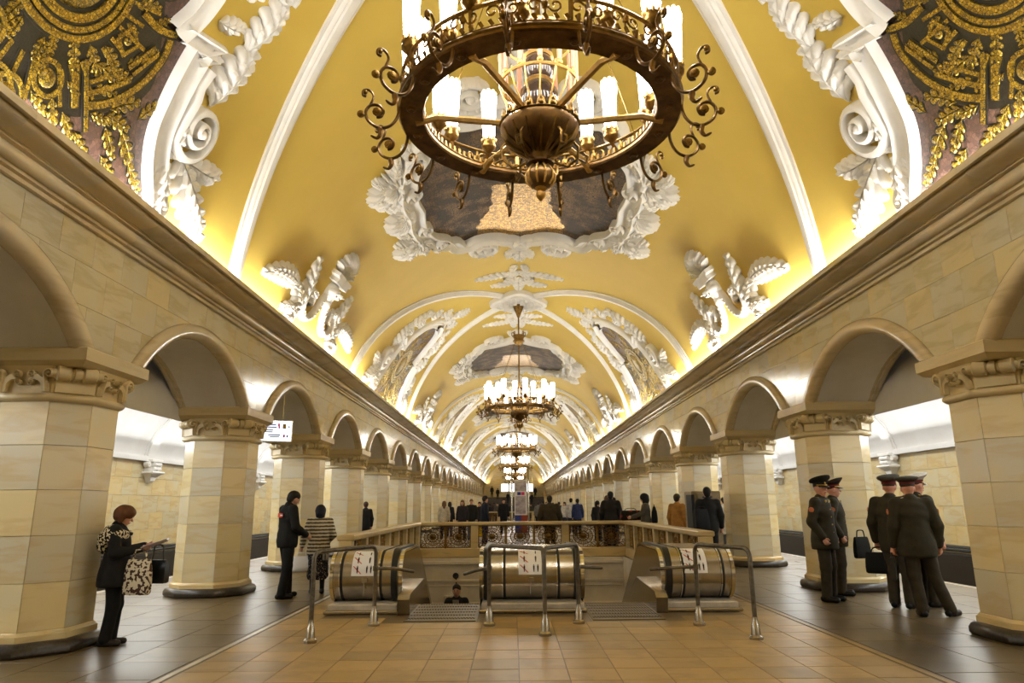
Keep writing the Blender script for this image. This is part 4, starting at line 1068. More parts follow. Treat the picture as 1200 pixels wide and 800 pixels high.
# ---- stone balustrade with bronze grilles round the well
BAL = marble('balustrade stone', (198,176,128), (164,136,88), (202,176,122), rough=.3, var=.06)
def grille(wd_, ht):
    m = MB(); e = .02
    m.tube([(-wd_/2+e,0,e),(wd_/2-e,0,e),(wd_/2-e,0,ht-e),(-wd_/2+e,0,ht-e),(-wd_/2+e,0,e)], .016, 5)
    c = (0, ht/2); R_ = min(wd_, ht)/2
    def circ(cx_, cz, r, th=.009, n=18): m.tube([(cx_+r*math.cos(2*PI*i/n), 0, cz+r*math.sin(2*PI*i/n)) for i in range(n)], th, 4, True)
    circ(0, c[1], R_*.42, .014); circ(0, c[1], R_*.24, .012); circ(0, c[1], R_*.72, .011, 24)
    for i in range(12):
        a = 2*PI*i/12; m.tube([(R_*.1*math.cos(a), 0, c[1]+R_*.1*math.sin(a)), (R_*.42*math.cos(a), 0, c[1]+R_*.42*math.sin(a))], .013, 4)
    for i in range(8):
        a = 2*PI*i/8+PI/8; circ(R_*.58*math.cos(a), c[1]+R_*.58*math.sin(a), R_*.13)
        m.ball((R_*.58*math.cos(a), 0, c[1]+R_*.58*math.sin(a)), (.02,.014,.02), 5, 3)
    for sx in (-1, 1):
        for sz in (-1, 1):
            cx_, cz = sx*wd_*.36, c[1]+sz*ht*.36; circ(cx_, cz, R_*.18, .01, 12); circ(sx*wd_*.2, c[1]+sz*ht*.42, R_*.10, .009, 10); circ(sx*wd_*.42, c[1]+sz*ht*.2, R_*.10, .009, 10)
            m.tube([(sx*R_*.5, 0, c[1]+sz*R_*.5), (sx*wd_*.47, 0, c[1]+sz*ht*.47)], .011, 4)
    m.tube([(0,0,e),(0,0,ht-e)], .008, 4); m.tube([(-wd_/2,0,c[1]),(wd_/2,0,c[1])], .008, 4)
    boss = MB().lathe([(R_*.2,0),(R_*.18,.02),(R_*.1,.03),(R_*.06,.045),(.004,.05)], 12, (0, 0, c[1]), Matrix.Rotation(PI/2, 3, 'X'))
    return m.mesh('bronze_grille', BRASSD, 60), boss.mesh('grille_boss', BRASSD, 40)
def balus(label, A, B, posts, ndiv, gm):
    """run of balustrade from A to B (x, y); posts: fractions; ndiv panels in each gap"""
    A, B = Vector((A[0], A[1], 0)), Vector((B[0], B[1], 0)); d = (B-A); L = d.length; ang = math.atan2(d.y, d.x)
    t = thing('balustrade', label, 'balustrade', A, ang)
    MB().bbox(0, L, -.13, .13, 0, .25, .012).build('base_course', BAL, t, 0)
    MB().bbox(-.08, L+.08, -.15, .15, .91, 1.01, .02).build('top_rail', BAL, t, 0)
    pm = MB().bbox(-.10, .10, -.11, .11, .25, .91, .008).mesh('post', BAL, 0); mm = MB().bbox(-.025, .025, -.03, .03, .25, .91, .005).mesh('mullion', BRASSD, 0)
    for i, p in enumerate(posts):
        inst('post', pm, t, (p*L, 0, 0))
        if i < len(posts)-1:
            a, b = posts[i]*L+.10, posts[i+1]*L-.10; n = ndiv[i]; w_ = (b-a)/n
            for j in range(n):
                g, bo = gm
                o = inst('bronze_grille', g, t, (a+(j+.5)*w_, 0, .25)); o.scale = (w_/.70, 1, 1); inst('grille_boss', bo, o)
                if j: inst('mullion', mm, t, (a+j*w_, 0, 0))
GM = grille(.70, .66)
balus('stone balustrade with pierced bronze grilles closing the far side of the escalator well', (-3.15, 21.72), (3.2, 21.72), [0, .272, .70, 1], [2, 3, 2], GM)
balus('stone balustrade running along the left side of the escalator well', (-3.15, 12.6), (-3.15, 21.47), [0, .14, .28, .43, .57, .72, .86, 1], [2]*7, GM)
balus('stone balustrade running along the right side of the escalator well', (3.17, 13.0), (3.17, 21.47), [0, .16, .32, .5, .66, .83, 1], [2]*6, GM)
balus('distant stone balustrade round the far escalator well', (-3.1, 57), (3.2, 57), [0, .27, .70, 1], [2, 3, 2], GM)

# lights and box on the well wall
for x in (-1.95, 1.65):
    t = thing('wall_camera', 'small dark camera on a cable box, '+('left' if x < 0 else 'right')+' part of the pale well wall', 'camera', (x, HY1-.02, 0))
    MB().lathe([(.07,-.02),(.09,.08),(.06,.14)], 10, (0, -.1, -.5), Matrix.Rotation(PI/2, 3, 'X')).build('lens_head', BLACK, t)
    MB().tube([(0,-.06,-.55),(.02,-.05,-.9),(-.1,-.05,-1.2)], .02, 6).build('cable', BLACK, t)
    MB().bbox(-.35, -.05, -.12, .0, -1.35, -1.05, .02).build('junction_box', SMARB, t, 0)

# ---- grey metal equipment cabinet by the right arcade
CAB = mat('worn bronze cabinet metal', (140,120,84), .5, metal=.15, noise=(7, (110,92,62), .2))
t = thing('equipment_cabinet', 'tall worn bronze metal cabinet with slot window behind the right balustrade', 'cabinet', (4.38, 17.6, 0), .10)
MB().bbox(-.36, .36, -.25, .25, 0, 1.78, .02).build('body', CAB, t, 0)
MB().bbox(-.22, .34, -.275, -.24, .06, 1.72, .01).build('door', CAB, t, 0)
MB().bbox(-.12, .16, -.29, -.26, 1.38, 1.56, .01).build('slot_window', BLACK, t, 0)
MB().bbox(-.10, .14, -.285, -.27, 1.62, 1.655, .003).build('title_strip', BLACK, t, 0)
MB().ball((-.17, -.29, 1.0), .022, 8, 6).build('knob', BRASS, t)
MB().bbox(-.375, -.30, -.27, .1, .1, 1.7, .01).build('side_grille', BLACK, t, 0)

# ---- hanging platform sign
t = thing('hanging_sign', 'white backlit direction sign hanging in the left arcade', 'sign', (-5.80, 15.60, 0), math.radians(24))
MB().bbox(-.62, .62, -.05, .05, 2.90, 3.39, .01).build('housing', STEEL, t, 0)
MB().box(-.60, .60, -.058, -.048, 2.92, 3.37).build('face', LITSIGN, t, 0)
for (x0, x1, z, m) in ((-.1,.26,3.28,BLUEM),(-.2,.28,3.225,BLUEM),(-.2,.2,3.165,GREYP),(-.15,.2,3.12,GREYP),(.1,.36,3.055,BLUEM),(.14,.34,3.015,GREYP)): MB().box(x0, x1, -.062, -.056, z-.012, z+.012).build('print_line', m, t, 0)
for x, z, m, w_ in ((.32,3.28,PINK,.03),(.33,3.225,PINK,.025),(.44,3.25,BLACK,.05),(.44,3.25,YELP,.035),(.54,3.24,BLACK,.02),(.44,3.035,PINK,.03),(.51,3.03,BLUEM,.025)):
    MB().box(x-w_*.7, x+w_*.7, -.064 if m is not YELP else -.067, -.056, z-w_, z+w_).build('print_mark', m, t, 0)
for x in (-.4, .4): MB().tube([(x,0,3.36),(x,0,3.96)], .012, 6).build('hanger', STEEL, t)

# ---- information totem in the middle of the far hall, lit boards beyond
t = thing('information_totem', 'free standing poster totem between two steel poles in the far hall', 'totem', (.18, 40, 0))
MB().bbox(-.34, .34, -.12, .12, 0, .95, .02).build('base_box', BLUEM, t, 0); MB().bbox(0, .345, -.13, .12, .02, .95, .01).build('base_face', mat('brick red paint', (150,60,40), .5), t, 0)
MB().bbox(-.36, .34, -.06, .06, .95, 2.85, .01).build('poster_board', SIGNW, t, 0)
PO = mat('printed poster', (205,198,200), .5, noise=(5, (150,140,150), .15)); 
MB().box(-.30, .26, -.075, -.06, 1.0, 1.98).build('poster', PO, t, 0); MB().box(-.33, .30, -.075, -.06, 2.25, 2.8).build('poster', PO, t, 0)
MB().box(-.20, .0, -.075, -.06, 2.03, 2.2).build('photo_print', BLUEM, t, 0); MB().box(.02, .2, -.075, -.06, 2.03, 2.2).build('photo_print', PINK, t, 0)
for x in (-.50, .42): MB().tube([(x, 0, 0), (x, 0, 3.6)], .05, 8).build('pole', STEEL, t)
for i, x in enumerate((-1.55, -.4, .75, 1.9)):
    t = thing('display_board', ['leftmost', 'second from left', 'third from left', 'rightmost'][i]+' of the lit boards over the far staircase', 'display', (x+.15, 99, 0))
    MB().bbox(-.5, .5, -.05, .05, 3.3, 4.4, .01).build('housing', STEEL, t, 0); MB().box(-.47, .47, -.06, -.045, 3.33, 4.37).build('screen', SCREEN, t, 0)
    for xx in (-.35, .35): MB().tube([(xx,0,4.4),(xx,0,VZ+math.sqrt(VR**2-(x+.15+xx)**2))], .02, 6).build('hanger', STEEL, t)
# ---- far staircase
t = thing('staircase', 'broad dark staircase climbing at the far end of the hall', 'staircase', (0, 106, 0))
DST = mat('dark stair stone', (60,48,38), .5)
stp = MB().box(-4.6, 4.6, 0, 8, 0, .17).mesh('step', DST, 0)
for i in range(16): inst('step', stp, t, (0, i*.34, i*.17), scale=(1, (8-i*.34)/8, 1))
for x in (-4.7, 4.7): MB().rings([[(x-.15,-.2,0),(x+.15,-.2,0),(x+.15,8,0),(x-.15,8,0)],[(x-.15,-.2,1.0),(x+.15,-.2,1.0),(x+.15,8,3.9),(x-.15,8,3.9)]]).build('parapet', BAL, t, 0)

# ================================================================== PEOPLE
def sdf_mesh(prims, vox, noise=0, cut=None):
    """one continuous skin grown over tapered capsules: (a, b, ra, rb, blend, scale)"""
    lo = np.min([np.minimum(np.array(p[0])-p[2]*1.3, np.array(p[1])-p[3]*1.3) for p in prims], axis=0)-2*vox
    hi = np.max([np.maximum(np.array(p[0])+p[2]*1.3, np.array(p[1])+p[3]*1.3) for p in prims], axis=0)+2*vox
    n = np.ceil((hi-lo)/vox).astype(int)+1
    gx, gy, gz = [lo[i]+vox*np.arange(n[i]) for i in range(3)]
    D = np.full(n, 9.0, dtype=np.float32)
    for a, b, ra, rb, k, sc in prims:
        a = np.array(a, float); b = np.array(b, float); m = (a+b)/2; s = np.array(sc if sc else (1, 1, 1), float)
        pad = max(ra, rb)*1.3+.08
        ix = [slice(max(0, int((min(a[i], b[i])-pad*max(1, s[i])-lo[i])/vox)), min(n[i], int((max(a[i], b[i])+pad*max(1, s[i])-lo[i])/vox)+2)) for i in range(3)]
        X = ((gx[ix[0]]-m[0])/s[0])[:, None, None]; Y = ((gy[ix[1]]-m[1])/s[1])[None, :, None]; Z = ((gz[ix[2]]-m[2])/s[2])[None, None, :]
        a2 = (a-m)/s; d = (b-a)/s; L2 = float(d@d)
        if L2 < 1e-9: t = 0*X*Y*Z
        else: t = np.clip(((X-a2[0])*d[0]+(Y-a2[1])*d[1]+(Z-a2[2])*d[2])/L2, 0, 1)
        dist = np.sqrt((X-a2[0]-t*d[0])**2+(Y-a2[1]-t*d[1])**2+(Z-a2[2]-t*d[2])**2)-(ra+(rb-ra)*t)
        dist = dist*min(s)
        cur = D[ix[0], ix[1], ix[2]]
        if k > 0:
            h = np.clip(.5+.5*(cur-dist)/k, 0, 1); new = cur*(1-h)+dist*h-k*h*(1-h)
        else: new = np.minimum(cur, dist)
        D[ix[0], ix[1], ix[2]] = new
    if noise:
        X, Y, Z = np.meshgrid(gx, gy, gz, indexing='ij')
        D = D + noise*(np.sin(X*23+Z*31+np.sin(Y*17)*2)*np.sin(Z*19+Y*27) + .6*np.sin(Z*47+X*11))
    if cut:
        for (pt, nm) in cut:
            X, Y, Z = np.meshgrid(gx, gy, gz, indexing='ij'); D = np.maximum(D, (X-pt[0])*nm[0]+(Y-pt[1])*nm[1]+(Z-pt[2])*nm[2])
    neg = D < 0
    c = [neg[i:neg.shape[0]-1+i, j:neg.shape[1]-1+j, k:neg.shape[2]-1+k] for i in (0, 1) for j in (0, 1) for k in (0, 1)]
    cnt = sum(q.astype(np.int8) for q in c); act = (cnt > 0) & (cnt < 8)
    idx = -np.ones(act.shape, dtype=np.int64); cells = np.argwhere(act); idx[act] = np.arange(len(cells))
    acc = np.zeros((len(cells), 3)); num = np.zeros(len(cells))
    offs = [(i, j, k) for i in (0, 1) for j in (0, 1) for k in (0, 1)]
    for o1 in offs:
        for ax in range(3):
            if o1[ax]: continue
            o2 = list(o1); o2[ax] = 1
            d1 = D[cells[:, 0]+o1[0], cells[:, 1]+o1[1], cells[:, 2]+o1[2]]; d2 = D[cells[:, 0]+o2[0], cells[:, 1]+o2[1], cells[:, 2]+o2[2]]
            cr = (d1 < 0) != (d2 < 0); t = np.where(cr, d1/(d1-d2+1e-12), 0)
            p = cells+np.array(o1); p = p.astype(float); p[:, ax] += t
            acc += p*cr[:, None]; num += cr
    V_ = lo + vox*acc/np.maximum(num, 1)[:, None]
    F = []
    for ax in range(3):
        u, v = (ax+1) % 3, (ax+2) % 3
        s1 = [slice(None)]*3; s2 = [slice(None)]*3; s1[ax] = slice(0, -1); s2[ax] = slice(1, None)
        for q in (u, v): s1[q] = slice(1, -1); s2[q] = slice(1, -1)
        A, B = neg[tuple(s1)], neg[tuple(s2)]; E_ = np.argwhere(A != B)
        if not len(E_): continue
        flip = A[E_[:, 0], E_[:, 1], E_[:, 2]]
        base = E_.copy(); base[:, u] += 1; base[:, v] += 1
        def I(du, dv):
            q = base.copy(); q[:, u] += du; q[:, v] += dv; return idx[q[:, 0], q[:, 1], q[:, 2]]
        Q = np.stack([I(-1, -1), I(0, -1), I(0, 0), I(-1, 0)], 1); Q[~flip] = Q[~flip][:, ::-1]
        F.append(Q[(Q >= 0).all(1)])
    F = np.concatenate(F); return V_, F
def sdf_obj(name, prims, vox, m, parent, noise=0, cut=None):
    V_, F = sdf_mesh(prims, vox, noise, cut)
    me = bpy.data.meshes.new(name); me.vertices.add(len(V_)); me.vertices.foreach_set('co', V_.astype(np.float32).ravel())
    me.loops.add(F.size); me.loops.foreach_set('vertex_index', F.astype(np.int32).ravel())
    me.polygons.add(len(F)); me.polygons.foreach_set('loop_start', np.arange(0, F.size, 4, dtype=np.int32)); me.polygons.foreach_set('loop_total', np.full(len(F), 4, dtype=np.int32))
    me.polygons.foreach_set('use_smooth', np.ones(len(F), dtype=bool)); me.update(calc_edges=True); me.validate()
    me.materials.append(m); return inst(name, me, parent)
CL = {}
def cloth(c, rough=.8):
    if c not in CL: CL[c] = mat('cloth %d %d %d' % c, c, rough, noise=(9, tuple(int(q*.78) for q in c), .25), bump=(60, .25), spec=.25)
    return CL[c]
def pattern(name, c1, c2, scale, thr=.5):
    m = mat(name, c1, .8, spec=.2); nt = m.node_tree; N = nt.nodes.new
    tx = N('ShaderNodeTexNoise'); tx.inputs['Scale'].default_value = scale; tx.inputs['Detail'].default_value = 1; co = N('ShaderNodeTexCoord'); nt.links.new(co.outputs['Object'], tx.inputs['Vector'])
    r = N('ShaderNodeValToRGB'); r.color_ramp.interpolation = 'CONSTANT'; r.color_ramp.elements[0].color = rgb(*c1); r.color_ramp.elements[1].position = thr; r.color_ramp.elements[1].color = rgb(*c2)
    nt.links.new(tx.outputs['Fac'], r.inputs[0]); nt.links.new(r.outputs[0], nt.nodes['Principled BSDF'].inputs['Base Color']); return m
def stripes(name, cols, scale):
    m = mat(name, cols[0], .85, spec=.2); nt = m.node_tree; N = nt.nodes.new
    tx = N('ShaderNodeTexWave'); tx.bands_direction = 'Z'; tx.inputs['Scale'].default_value = scale; tx.inputs['Distortion'].default_value = 1.2; tx.inputs['Detail'].default_value = 3; tx.inputs['Detail Scale'].default_value = 6
    co = N('ShaderNodeTexCoord'); nt.links.new(co.outputs['Object'], tx.inputs['Vector'])
    r = N('ShaderNodeValToRGB'); e = r.color_ramp.elements; e[0].color = rgb(*cols[0]); e[0].position = .35; e[1].color = rgb(*cols[1]); e[1].position = .55
    nt.links.new(tx.outputs['Fac'], r.inputs[0]); nt.links.new(r.outputs[0], nt.nodes['Principled BSDF'].inputs['Base Color']); return m
SKIN = mat('skin', (196,148,118), .5, noise=(20, (184,132,104), .2)); SKIN2 = mat('ruddy skin', (200,148,120), .5, noise=(20, (188,124,98), .2))
LEATHER = mat('black leather', (18,16,15), .35, noise=(30, (30,27,25), .2))
GOLDT = mat('gold braid', (222,176,70), .35, metal=.7)

def rotm(pitch=0, yaw=0, roll=0): return Matrix.Rotation(yaw, 3, 'Z') @ Matrix.Rotation(-pitch, 3, 'X') @ Matrix.Rotation(roll, 3, 'Y')
def person(label, loc, rz, H, top, legs, hair, shoes=(22,20,18), vox=.016, lean=0, bow=.08, yaw=0, arms=None, stance=None, jl=.78, skirt=None, hairstyle='short',
           bulk=1.0, sleeves=True, hat=None, skin=None, flare=0, face=True, hood=None, extra=None, fingers=True, name='person'):
    """forward = local +y, right hand = +x; arms: dict R/L -> (elbow, wrist) in metres for a 1.75 m body before lean"""
    k = H/1.75; skin = skin or SKIN
    t = thing(name, label, 'person', loc, rz)
    lm = Matrix.Rotation(-lean, 3, 'X'); hipc = Vector((0, 0, .92))
    def U(p): p = Vector(p); return (hipc + lm @ (p-hipc))*k
    def W(p): return Vector(p)*k
    arms = arms or {}; stance = stance or {}
    J = {}
    for s, q in (('L', -1), ('R', 1)):
        J['hip'+s] = W((q*.085, 0, .92))
        kn, an, td = stance.get(s, ((q*.095, .02, .50), (q*.10, -.01, .085), 0.12*q))
        J['knee'+s] = W(kn); J['ank'+s] = W(an); d = Vector((math.sin(td), math.cos(td), 0)); J['toe'+s] = W(an)+(d*.15-Vector((0, 0, .045)))*k; J['heel'+s] = W(an)-(d*.055+Vector((0, 0, .04)))*k
        J['sh'+s] = U((q*.18*bulk, -.01, 1.425))
        el, wr = arms.get(s, ((q*.245*bulk, -.03, 1.13), (q*.25*bulk, .05, .88)))
        J['el'+s] = U(el); J['wr'+s] = U(wr)
    neck = U((0, -.005, 1.47)); hc = U((0, .025+.10*math.sin(bow), 1.625-.05*(1-math.cos(bow))-.06*math.sin(max(0, bow))))
    hm = lm @ rotm(bow, yaw)
    def Hd(p): return hc + (hm @ Vector(p))*k
    P = []
    def c(a, b, ra, rb, kk=.03, sc=None): P.append((tuple(a), tuple(b), ra*k, rb*k, kk, sc))
    c(U((0, 0, 1.30)), U((0, 0, 1.36)), .115, .11, .03, (1.35, .9, 1)); c(U((0, 0, .98)), U((0, .01, 1.2)), .115, .115, .05, (1.2, .9, 1)); c(W((0, 0, .92)), W((0, 0, .95)), .125, .12, .05, (1.2, .95, 1))
    for s in 'LR':
        c(J['hip'+s], J['knee'+s], .085, .058, .04); c(J['knee'+s], J['ank'+s], .056, .037, .03); c(J['heel'+s], J['toe'+s], .034, .03, .02)
        c(J['sh'+s], J['el'+s], .052, .042, .04); c(J['el'+s], J['wr'+s], .041, .028, .03)
    c(neck, Hd((0, -.01, -.06)), .055, .052, .03)
    c(Hd((0, -.015, .025)), Hd((0, -.005, .02)), .092, .092, .02, (.86, 1.04, 1.08)); c(Hd((0, .02, -.03)), Hd((0, .048, -.08)), .064, .036, .03)
    if fingers:
        c(Hd((0, .092, .012)), Hd((0, .112, -.022)), .008, .014, .012); c(Hd((0, .085, -.058)), Hd((0, .088, -.062)), .016, .014, .012, (1.6, 1, .7))
        for q in (-1, 1): c(Hd((q*.080, .0, .01)), Hd((q*.083, -.008, -.025)), .018, .014, .01, (.6, 1, 1)); c(Hd((q*.032, .078, .028)), Hd((q*.036, .076, .028)), .015, .015, .015)
    for s, q in (('L', -1), ('R', 1)):
        d = (J['wr'+s]-J['el'+s]).normalized(); sd = Vector((-q, 0, 0)); sd = (sd-d*sd.dot(d)); sd = sd.normalized() if sd.length > .1 else Vector((0, 1, 0)); f = d.cross(sd).normalized()
        w = J['wr'+s]; pc = w+d*.085*k
        c(w, pc, .026, .036, .02, None)
        if fingers:
            for i in range(4):
                o = f*((i-1.5)*.021)*k; L = (.068, .078, .072, .056)[i]*k
                b0 = pc+o; b1 = b0+(d*.8+sd*.45)*L*.55; b2 = b1+(d*.35+sd*.85)*L*.5
                c(b0, b1, .0105, .0095, .006); c(b1, b2, .0095, .0085, .005)
            tb = w+d*.03*k+f*(.03*k*(1 if f.y > 0 else -1)); tm_ = tb+(d*.6+f*(.55 if f.y > 0 else -.55)+sd*.3)*.04*k; c(tb, tm_, .013, .011, .01); c(tm_, tm_+(d*.8+sd*.5)*.03*k, .011, .009, .005)
    sdf_obj('body', P, vox*.8 if fingers else vox, skin, t)
    # garments
    def grow(e, items, kk=.035): return [(tuple(a), tuple(b), (ra+e)*k, (rb+e)*k, kk, sc) for a, b, ra, rb, sc in items]
    torso = [(U((0, 0, 1.30)), U((0, 0, 1.37)), .118, .108, (1.42*bulk, .95*bulk, 1)), (U((0, .005, 1.05)), U((0, .01, 1.25)), .122, .122, (1.22*bulk, .98*bulk, 1)), (U((-.15*bulk, -.01, 1.425)), U((.15*bulk, -.01, 1.425)), .05, .05, None), (neck-Vector((0, .0, .02)), neck+Vector((0, 0, .015))*k, .06, .058, None)]
    hz = jl; ht = .97
    steps = 3
    for i in range(steps):
        z0 = ht-(ht-hz)*i/steps; z1 = ht-(ht-hz)*(i+1)/steps; f0_, f1_ = flare*i/steps, flare*(i+1)/steps
        fn = U if lean < .5 else W
        torso.append((fn((0, 0, z0+.05)), fn((0, 0, z1+.05)), .128+f0_, .13+f1_, (1.22*bulk, .98*bulk, 1)))
    G = grow(.018, torso)
    sl = []
    for s in 'LR':
        sl += [(J['sh'+s], J['el'+s], .058*bulk, .05*bulk, None), (J['el'+s], J['wr'+s]-(J['wr'+s]-J['el'+s])*.06, .05*bulk, .042, None)]
    if sleeves: G += grow(.012, sl, .03)
    hem = (U if lean < .5 else W)((0, 0, hz))
    coat = sdf_obj('jacket', G, vox, top if not isinstance(top, tuple) else cloth(top), t, noise=.0022, cut=[((0, 0, hem.z), (0, 0, -1))] if lean < .5 else None)
    LG = []
    for s in 'LR':
        if skirt is None:
            LG += [(J['hip'+s], J['knee'+s], .092, .072, None), (J['knee'+s], J['ank'+s]+Vector((0, 0, .0)), .068, .060, None)]
    if skirt is None:
        LG.append((W((0, 0, .93)), W((0, 0, .97)), .122, .118, (1.18*bulk, .92*bulk, 1)))
        sdf_obj('trousers', grow(.012, LG, .03), vox, legs if not isinstance(legs, tuple) else cloth(legs), t, noise=.002)
    else:
        SK = [(W((0, 0, .95)), W((0, 0, .75)), .135, .15, (1.2, 1, 1)), (W((0, 0, .75)), W((0, 0, skirt+.1)), .155, .175, (1.15, 1, 1))]
        sdf_obj('stockings', grow(.004, [(J['knee'+s], J['ank'+s], .058, .04, None) for s in 'LR'], .01), vox, cloth((30,26,26)), t)
        sdf_obj('skirt', grow(.012, SK, .04), vox, legs if not isinstance(legs, tuple) else cloth(legs), t, noise=.004, cut=[((0, 0, skirt*k), (0, 0, -1))])
    for s in 'LR':
        sdf_obj('shoe', [(tuple(J['heel'+s]), tuple(J['toe'+s]), .044*k, .042*k, .02, None), (tuple(J['ank'+s]), tuple(J['heel'+s]*.6+J['toe'+s]*.4), .046*k, .044*k, .03, None)], vox, cloth(shoes, .4), t, cut=[((0, 0, .002), (0, 0, -1))])
    # hair and headgear
    if hair:
        hp = [(Hd((0, -.028, .045)), Hd((0, -.015, .05)), .097, .095, (.92, 1.08, 1.0)), (Hd((0, -.05, -.02)), Hd((0, -.045, .02)), .072, .08, (1, 1, 1))]
        if hairstyle == 'crop': hp = [(Hd((0, -.022, .05)), Hd((0, -.015, .05)), .090, .090, (.92, 1.06, 1.0))]
        if hairstyle == 'bob': hp += [(Hd((0, -.035, .03)), Hd((0, .0, .045)), .11, .10, (1, 1.08, 1)), (Hd((-.078, -.02, .02)), Hd((-.085, -.01, -.06)), .045, .035, None), (Hd((.078, -.02, .02)), Hd((.085, -.01, -.06)), .045, .035, None), (Hd((-.05, -.07, -.03)), Hd((.05, -.07, -.03)), .055, .055, None), (Hd((-.05,.065,.075)), Hd((.05,.065,.075)), .034, .034, None)]
        if hairstyle == 'scarf': hp = [(Hd((0, -.025, .03)), Hd((0, -.01, .04)), .115, .11, (.95, 1.08, 1.05)), (Hd((0, -.05, -.05)), Hd((0, -.03, 0)), .10, .10, None), (Hd((0, -.03, -.12)), Hd((0, -.03, -.06)), .085, .085, None)]
        if hairstyle == 'long': hp += [(Hd((0, -.06, 0)), Hd((0, -.09, -.2)), .085, .06, None), (Hd((-.07, -.02, 0)), Hd((-.08, -.03, -.16)), .04, .03, None), (Hd((.07, -.02, 0)), Hd((.08, -.03, -.16)), .04, .03, None)]
        cut = None if hairstyle == 'scarf' else [(tuple(Hd((0, .055 if hairstyle == 'short' else .085, .0))), tuple(hm @ Vector((0, .93, -.36))))]
        sdf_obj('headscarf' if hairstyle == 'scarf' else 'hair', [(tuple(a), tuple(b), ra*k, rb*k, .02, sc) for a, b, ra, rb, sc in hp], vox*.8, cloth(hair, .6), t, noise=.001, cut=cut)
    if face and fingers:
        f = MB()
        for q in (-1, 1): f.ball(tuple(Hd((q*.033, .0905, .018))), (.011*k, .007*k, .006*k), 8, 5)
        f.build('eyes', BLACK, t)
        f = MB(); f.tube([tuple(Hd((x, .1005-abs(x)*.25, -.058))) for x in (-.024, -.012, 0, .012, .024)], .0045*k, 6); f.build('mouth', mat('lips', (150,84,74), .5) if 'lips' not in MATS else MATS['lips'], t)
        f = MB()
        for q in (-1, 1): f.tube([tuple(Hd((q*.016, .098, .036))), tuple(Hd((q*.035, .094, .040))), tuple(Hd((q*.052, .082, .034)))], .004*k, 5)
        f.build('eyebrows', cloth(hair or (60,44,30)), t)
    if hat:      # peaked uniform cap: band, wide crown tilted up at the front, visor, braid, cockade
        crown_m, band_m = hat
        def ring(rx, ry, z, tilt=0, dy=0, n=28): return [tuple(Hd((rx*math.cos(2*PI*i/n), dy+ry*math.sin(2*PI*i/n), z+tilt*math.sin(2*PI*i/n)))) for i in range(n)]
        b = MB().rings([ring(.092, .108, .045, .004, -.012), ring(.093, .109, .088, .008, -.012)]); hb = b.build('cap_band', band_m, t, 60)
        b = MB().rings([ring(.094, .110, .085, .010, -.012), ring(.132, .152, .122, .040, -.008), ring(.148, .166, .140, .046, -.008), ring(.144, .162, .156, .046, -.008), ring(.075, .085, .166, .028, -.012)]); b.build('cap_crown', crown_m, t, 70)
        rows = []
        for i in range(13):
            a = PI*(.12+.76*i/12); rows.append([tuple(Hd((.092*math.cos(a), -.012+.108*math.sin(a), .05))), tuple(Hd((.094*math.cos(a), -.005+.150*math.sin(a), .036))), tuple(Hd((.088*math.cos(a), .002+.170*math.sin(a), .018)))])
        MB().grid(rows).build('visor', LEATHER, t, 60)
        MB().tube([tuple(Hd((.094*math.cos(PI*(.1+.8*i/12)), -.012+.112*math.sin(PI*(.1+.8*i/12)), .055))) for i in range(13)], .006, 6).build('cap_braid', GOLDT, t)
        MB().ball(tuple(Hd((0, .104, .082))), (.014, .010, .018), 8, 6).build('cockade', GOLDT, t)
        MB().tube(ring(.138, .157, .127, .042, -.008), .004, 4, True).build('cap_piping', band_m, t)
    if hood:
        hp = [(U((-.17, -.05, 1.41)), U((.17, -.05, 1.41)), .080, .080, None), (U((-.13, -.11, 1.33)), U((.13, -.11, 1.33)), .085, .085, None), (U((0, -.13, 1.24)), U((0, -.12, 1.34)), .10, .10, (1.5, 1, 1)), (U((-.20, .0, 1.39)), U((-.11, .10, 1.36)), .062, .045, None), (U((.20, .0, 1.39)), U((.11, .10, 1.36)), .062, .045, None), (U((.20, -.06, 1.33)), U((.20, .0, 1.36)), .062, .062, None), (U((-.20, -.06, 1.33)), U((-.20, .0, 1.36)), .062, .062, None)]
        sdf_obj('hood', [(tuple(a), tuple(b), (ra+.012)*k, (rb+.012)*k, .03, sc) for a, b, ra, rb, sc in hp], vox, hood, t, noise=.002)
    if extra: extra(t, k, U, W, Hd, J)
    return t, J, k
def world_pt(t, p): return Matrix.Translation(t.location) @ Matrix.Rotation(t.rotation_euler.z, 4, 'Z') @ Vector(p)
D = math.radians

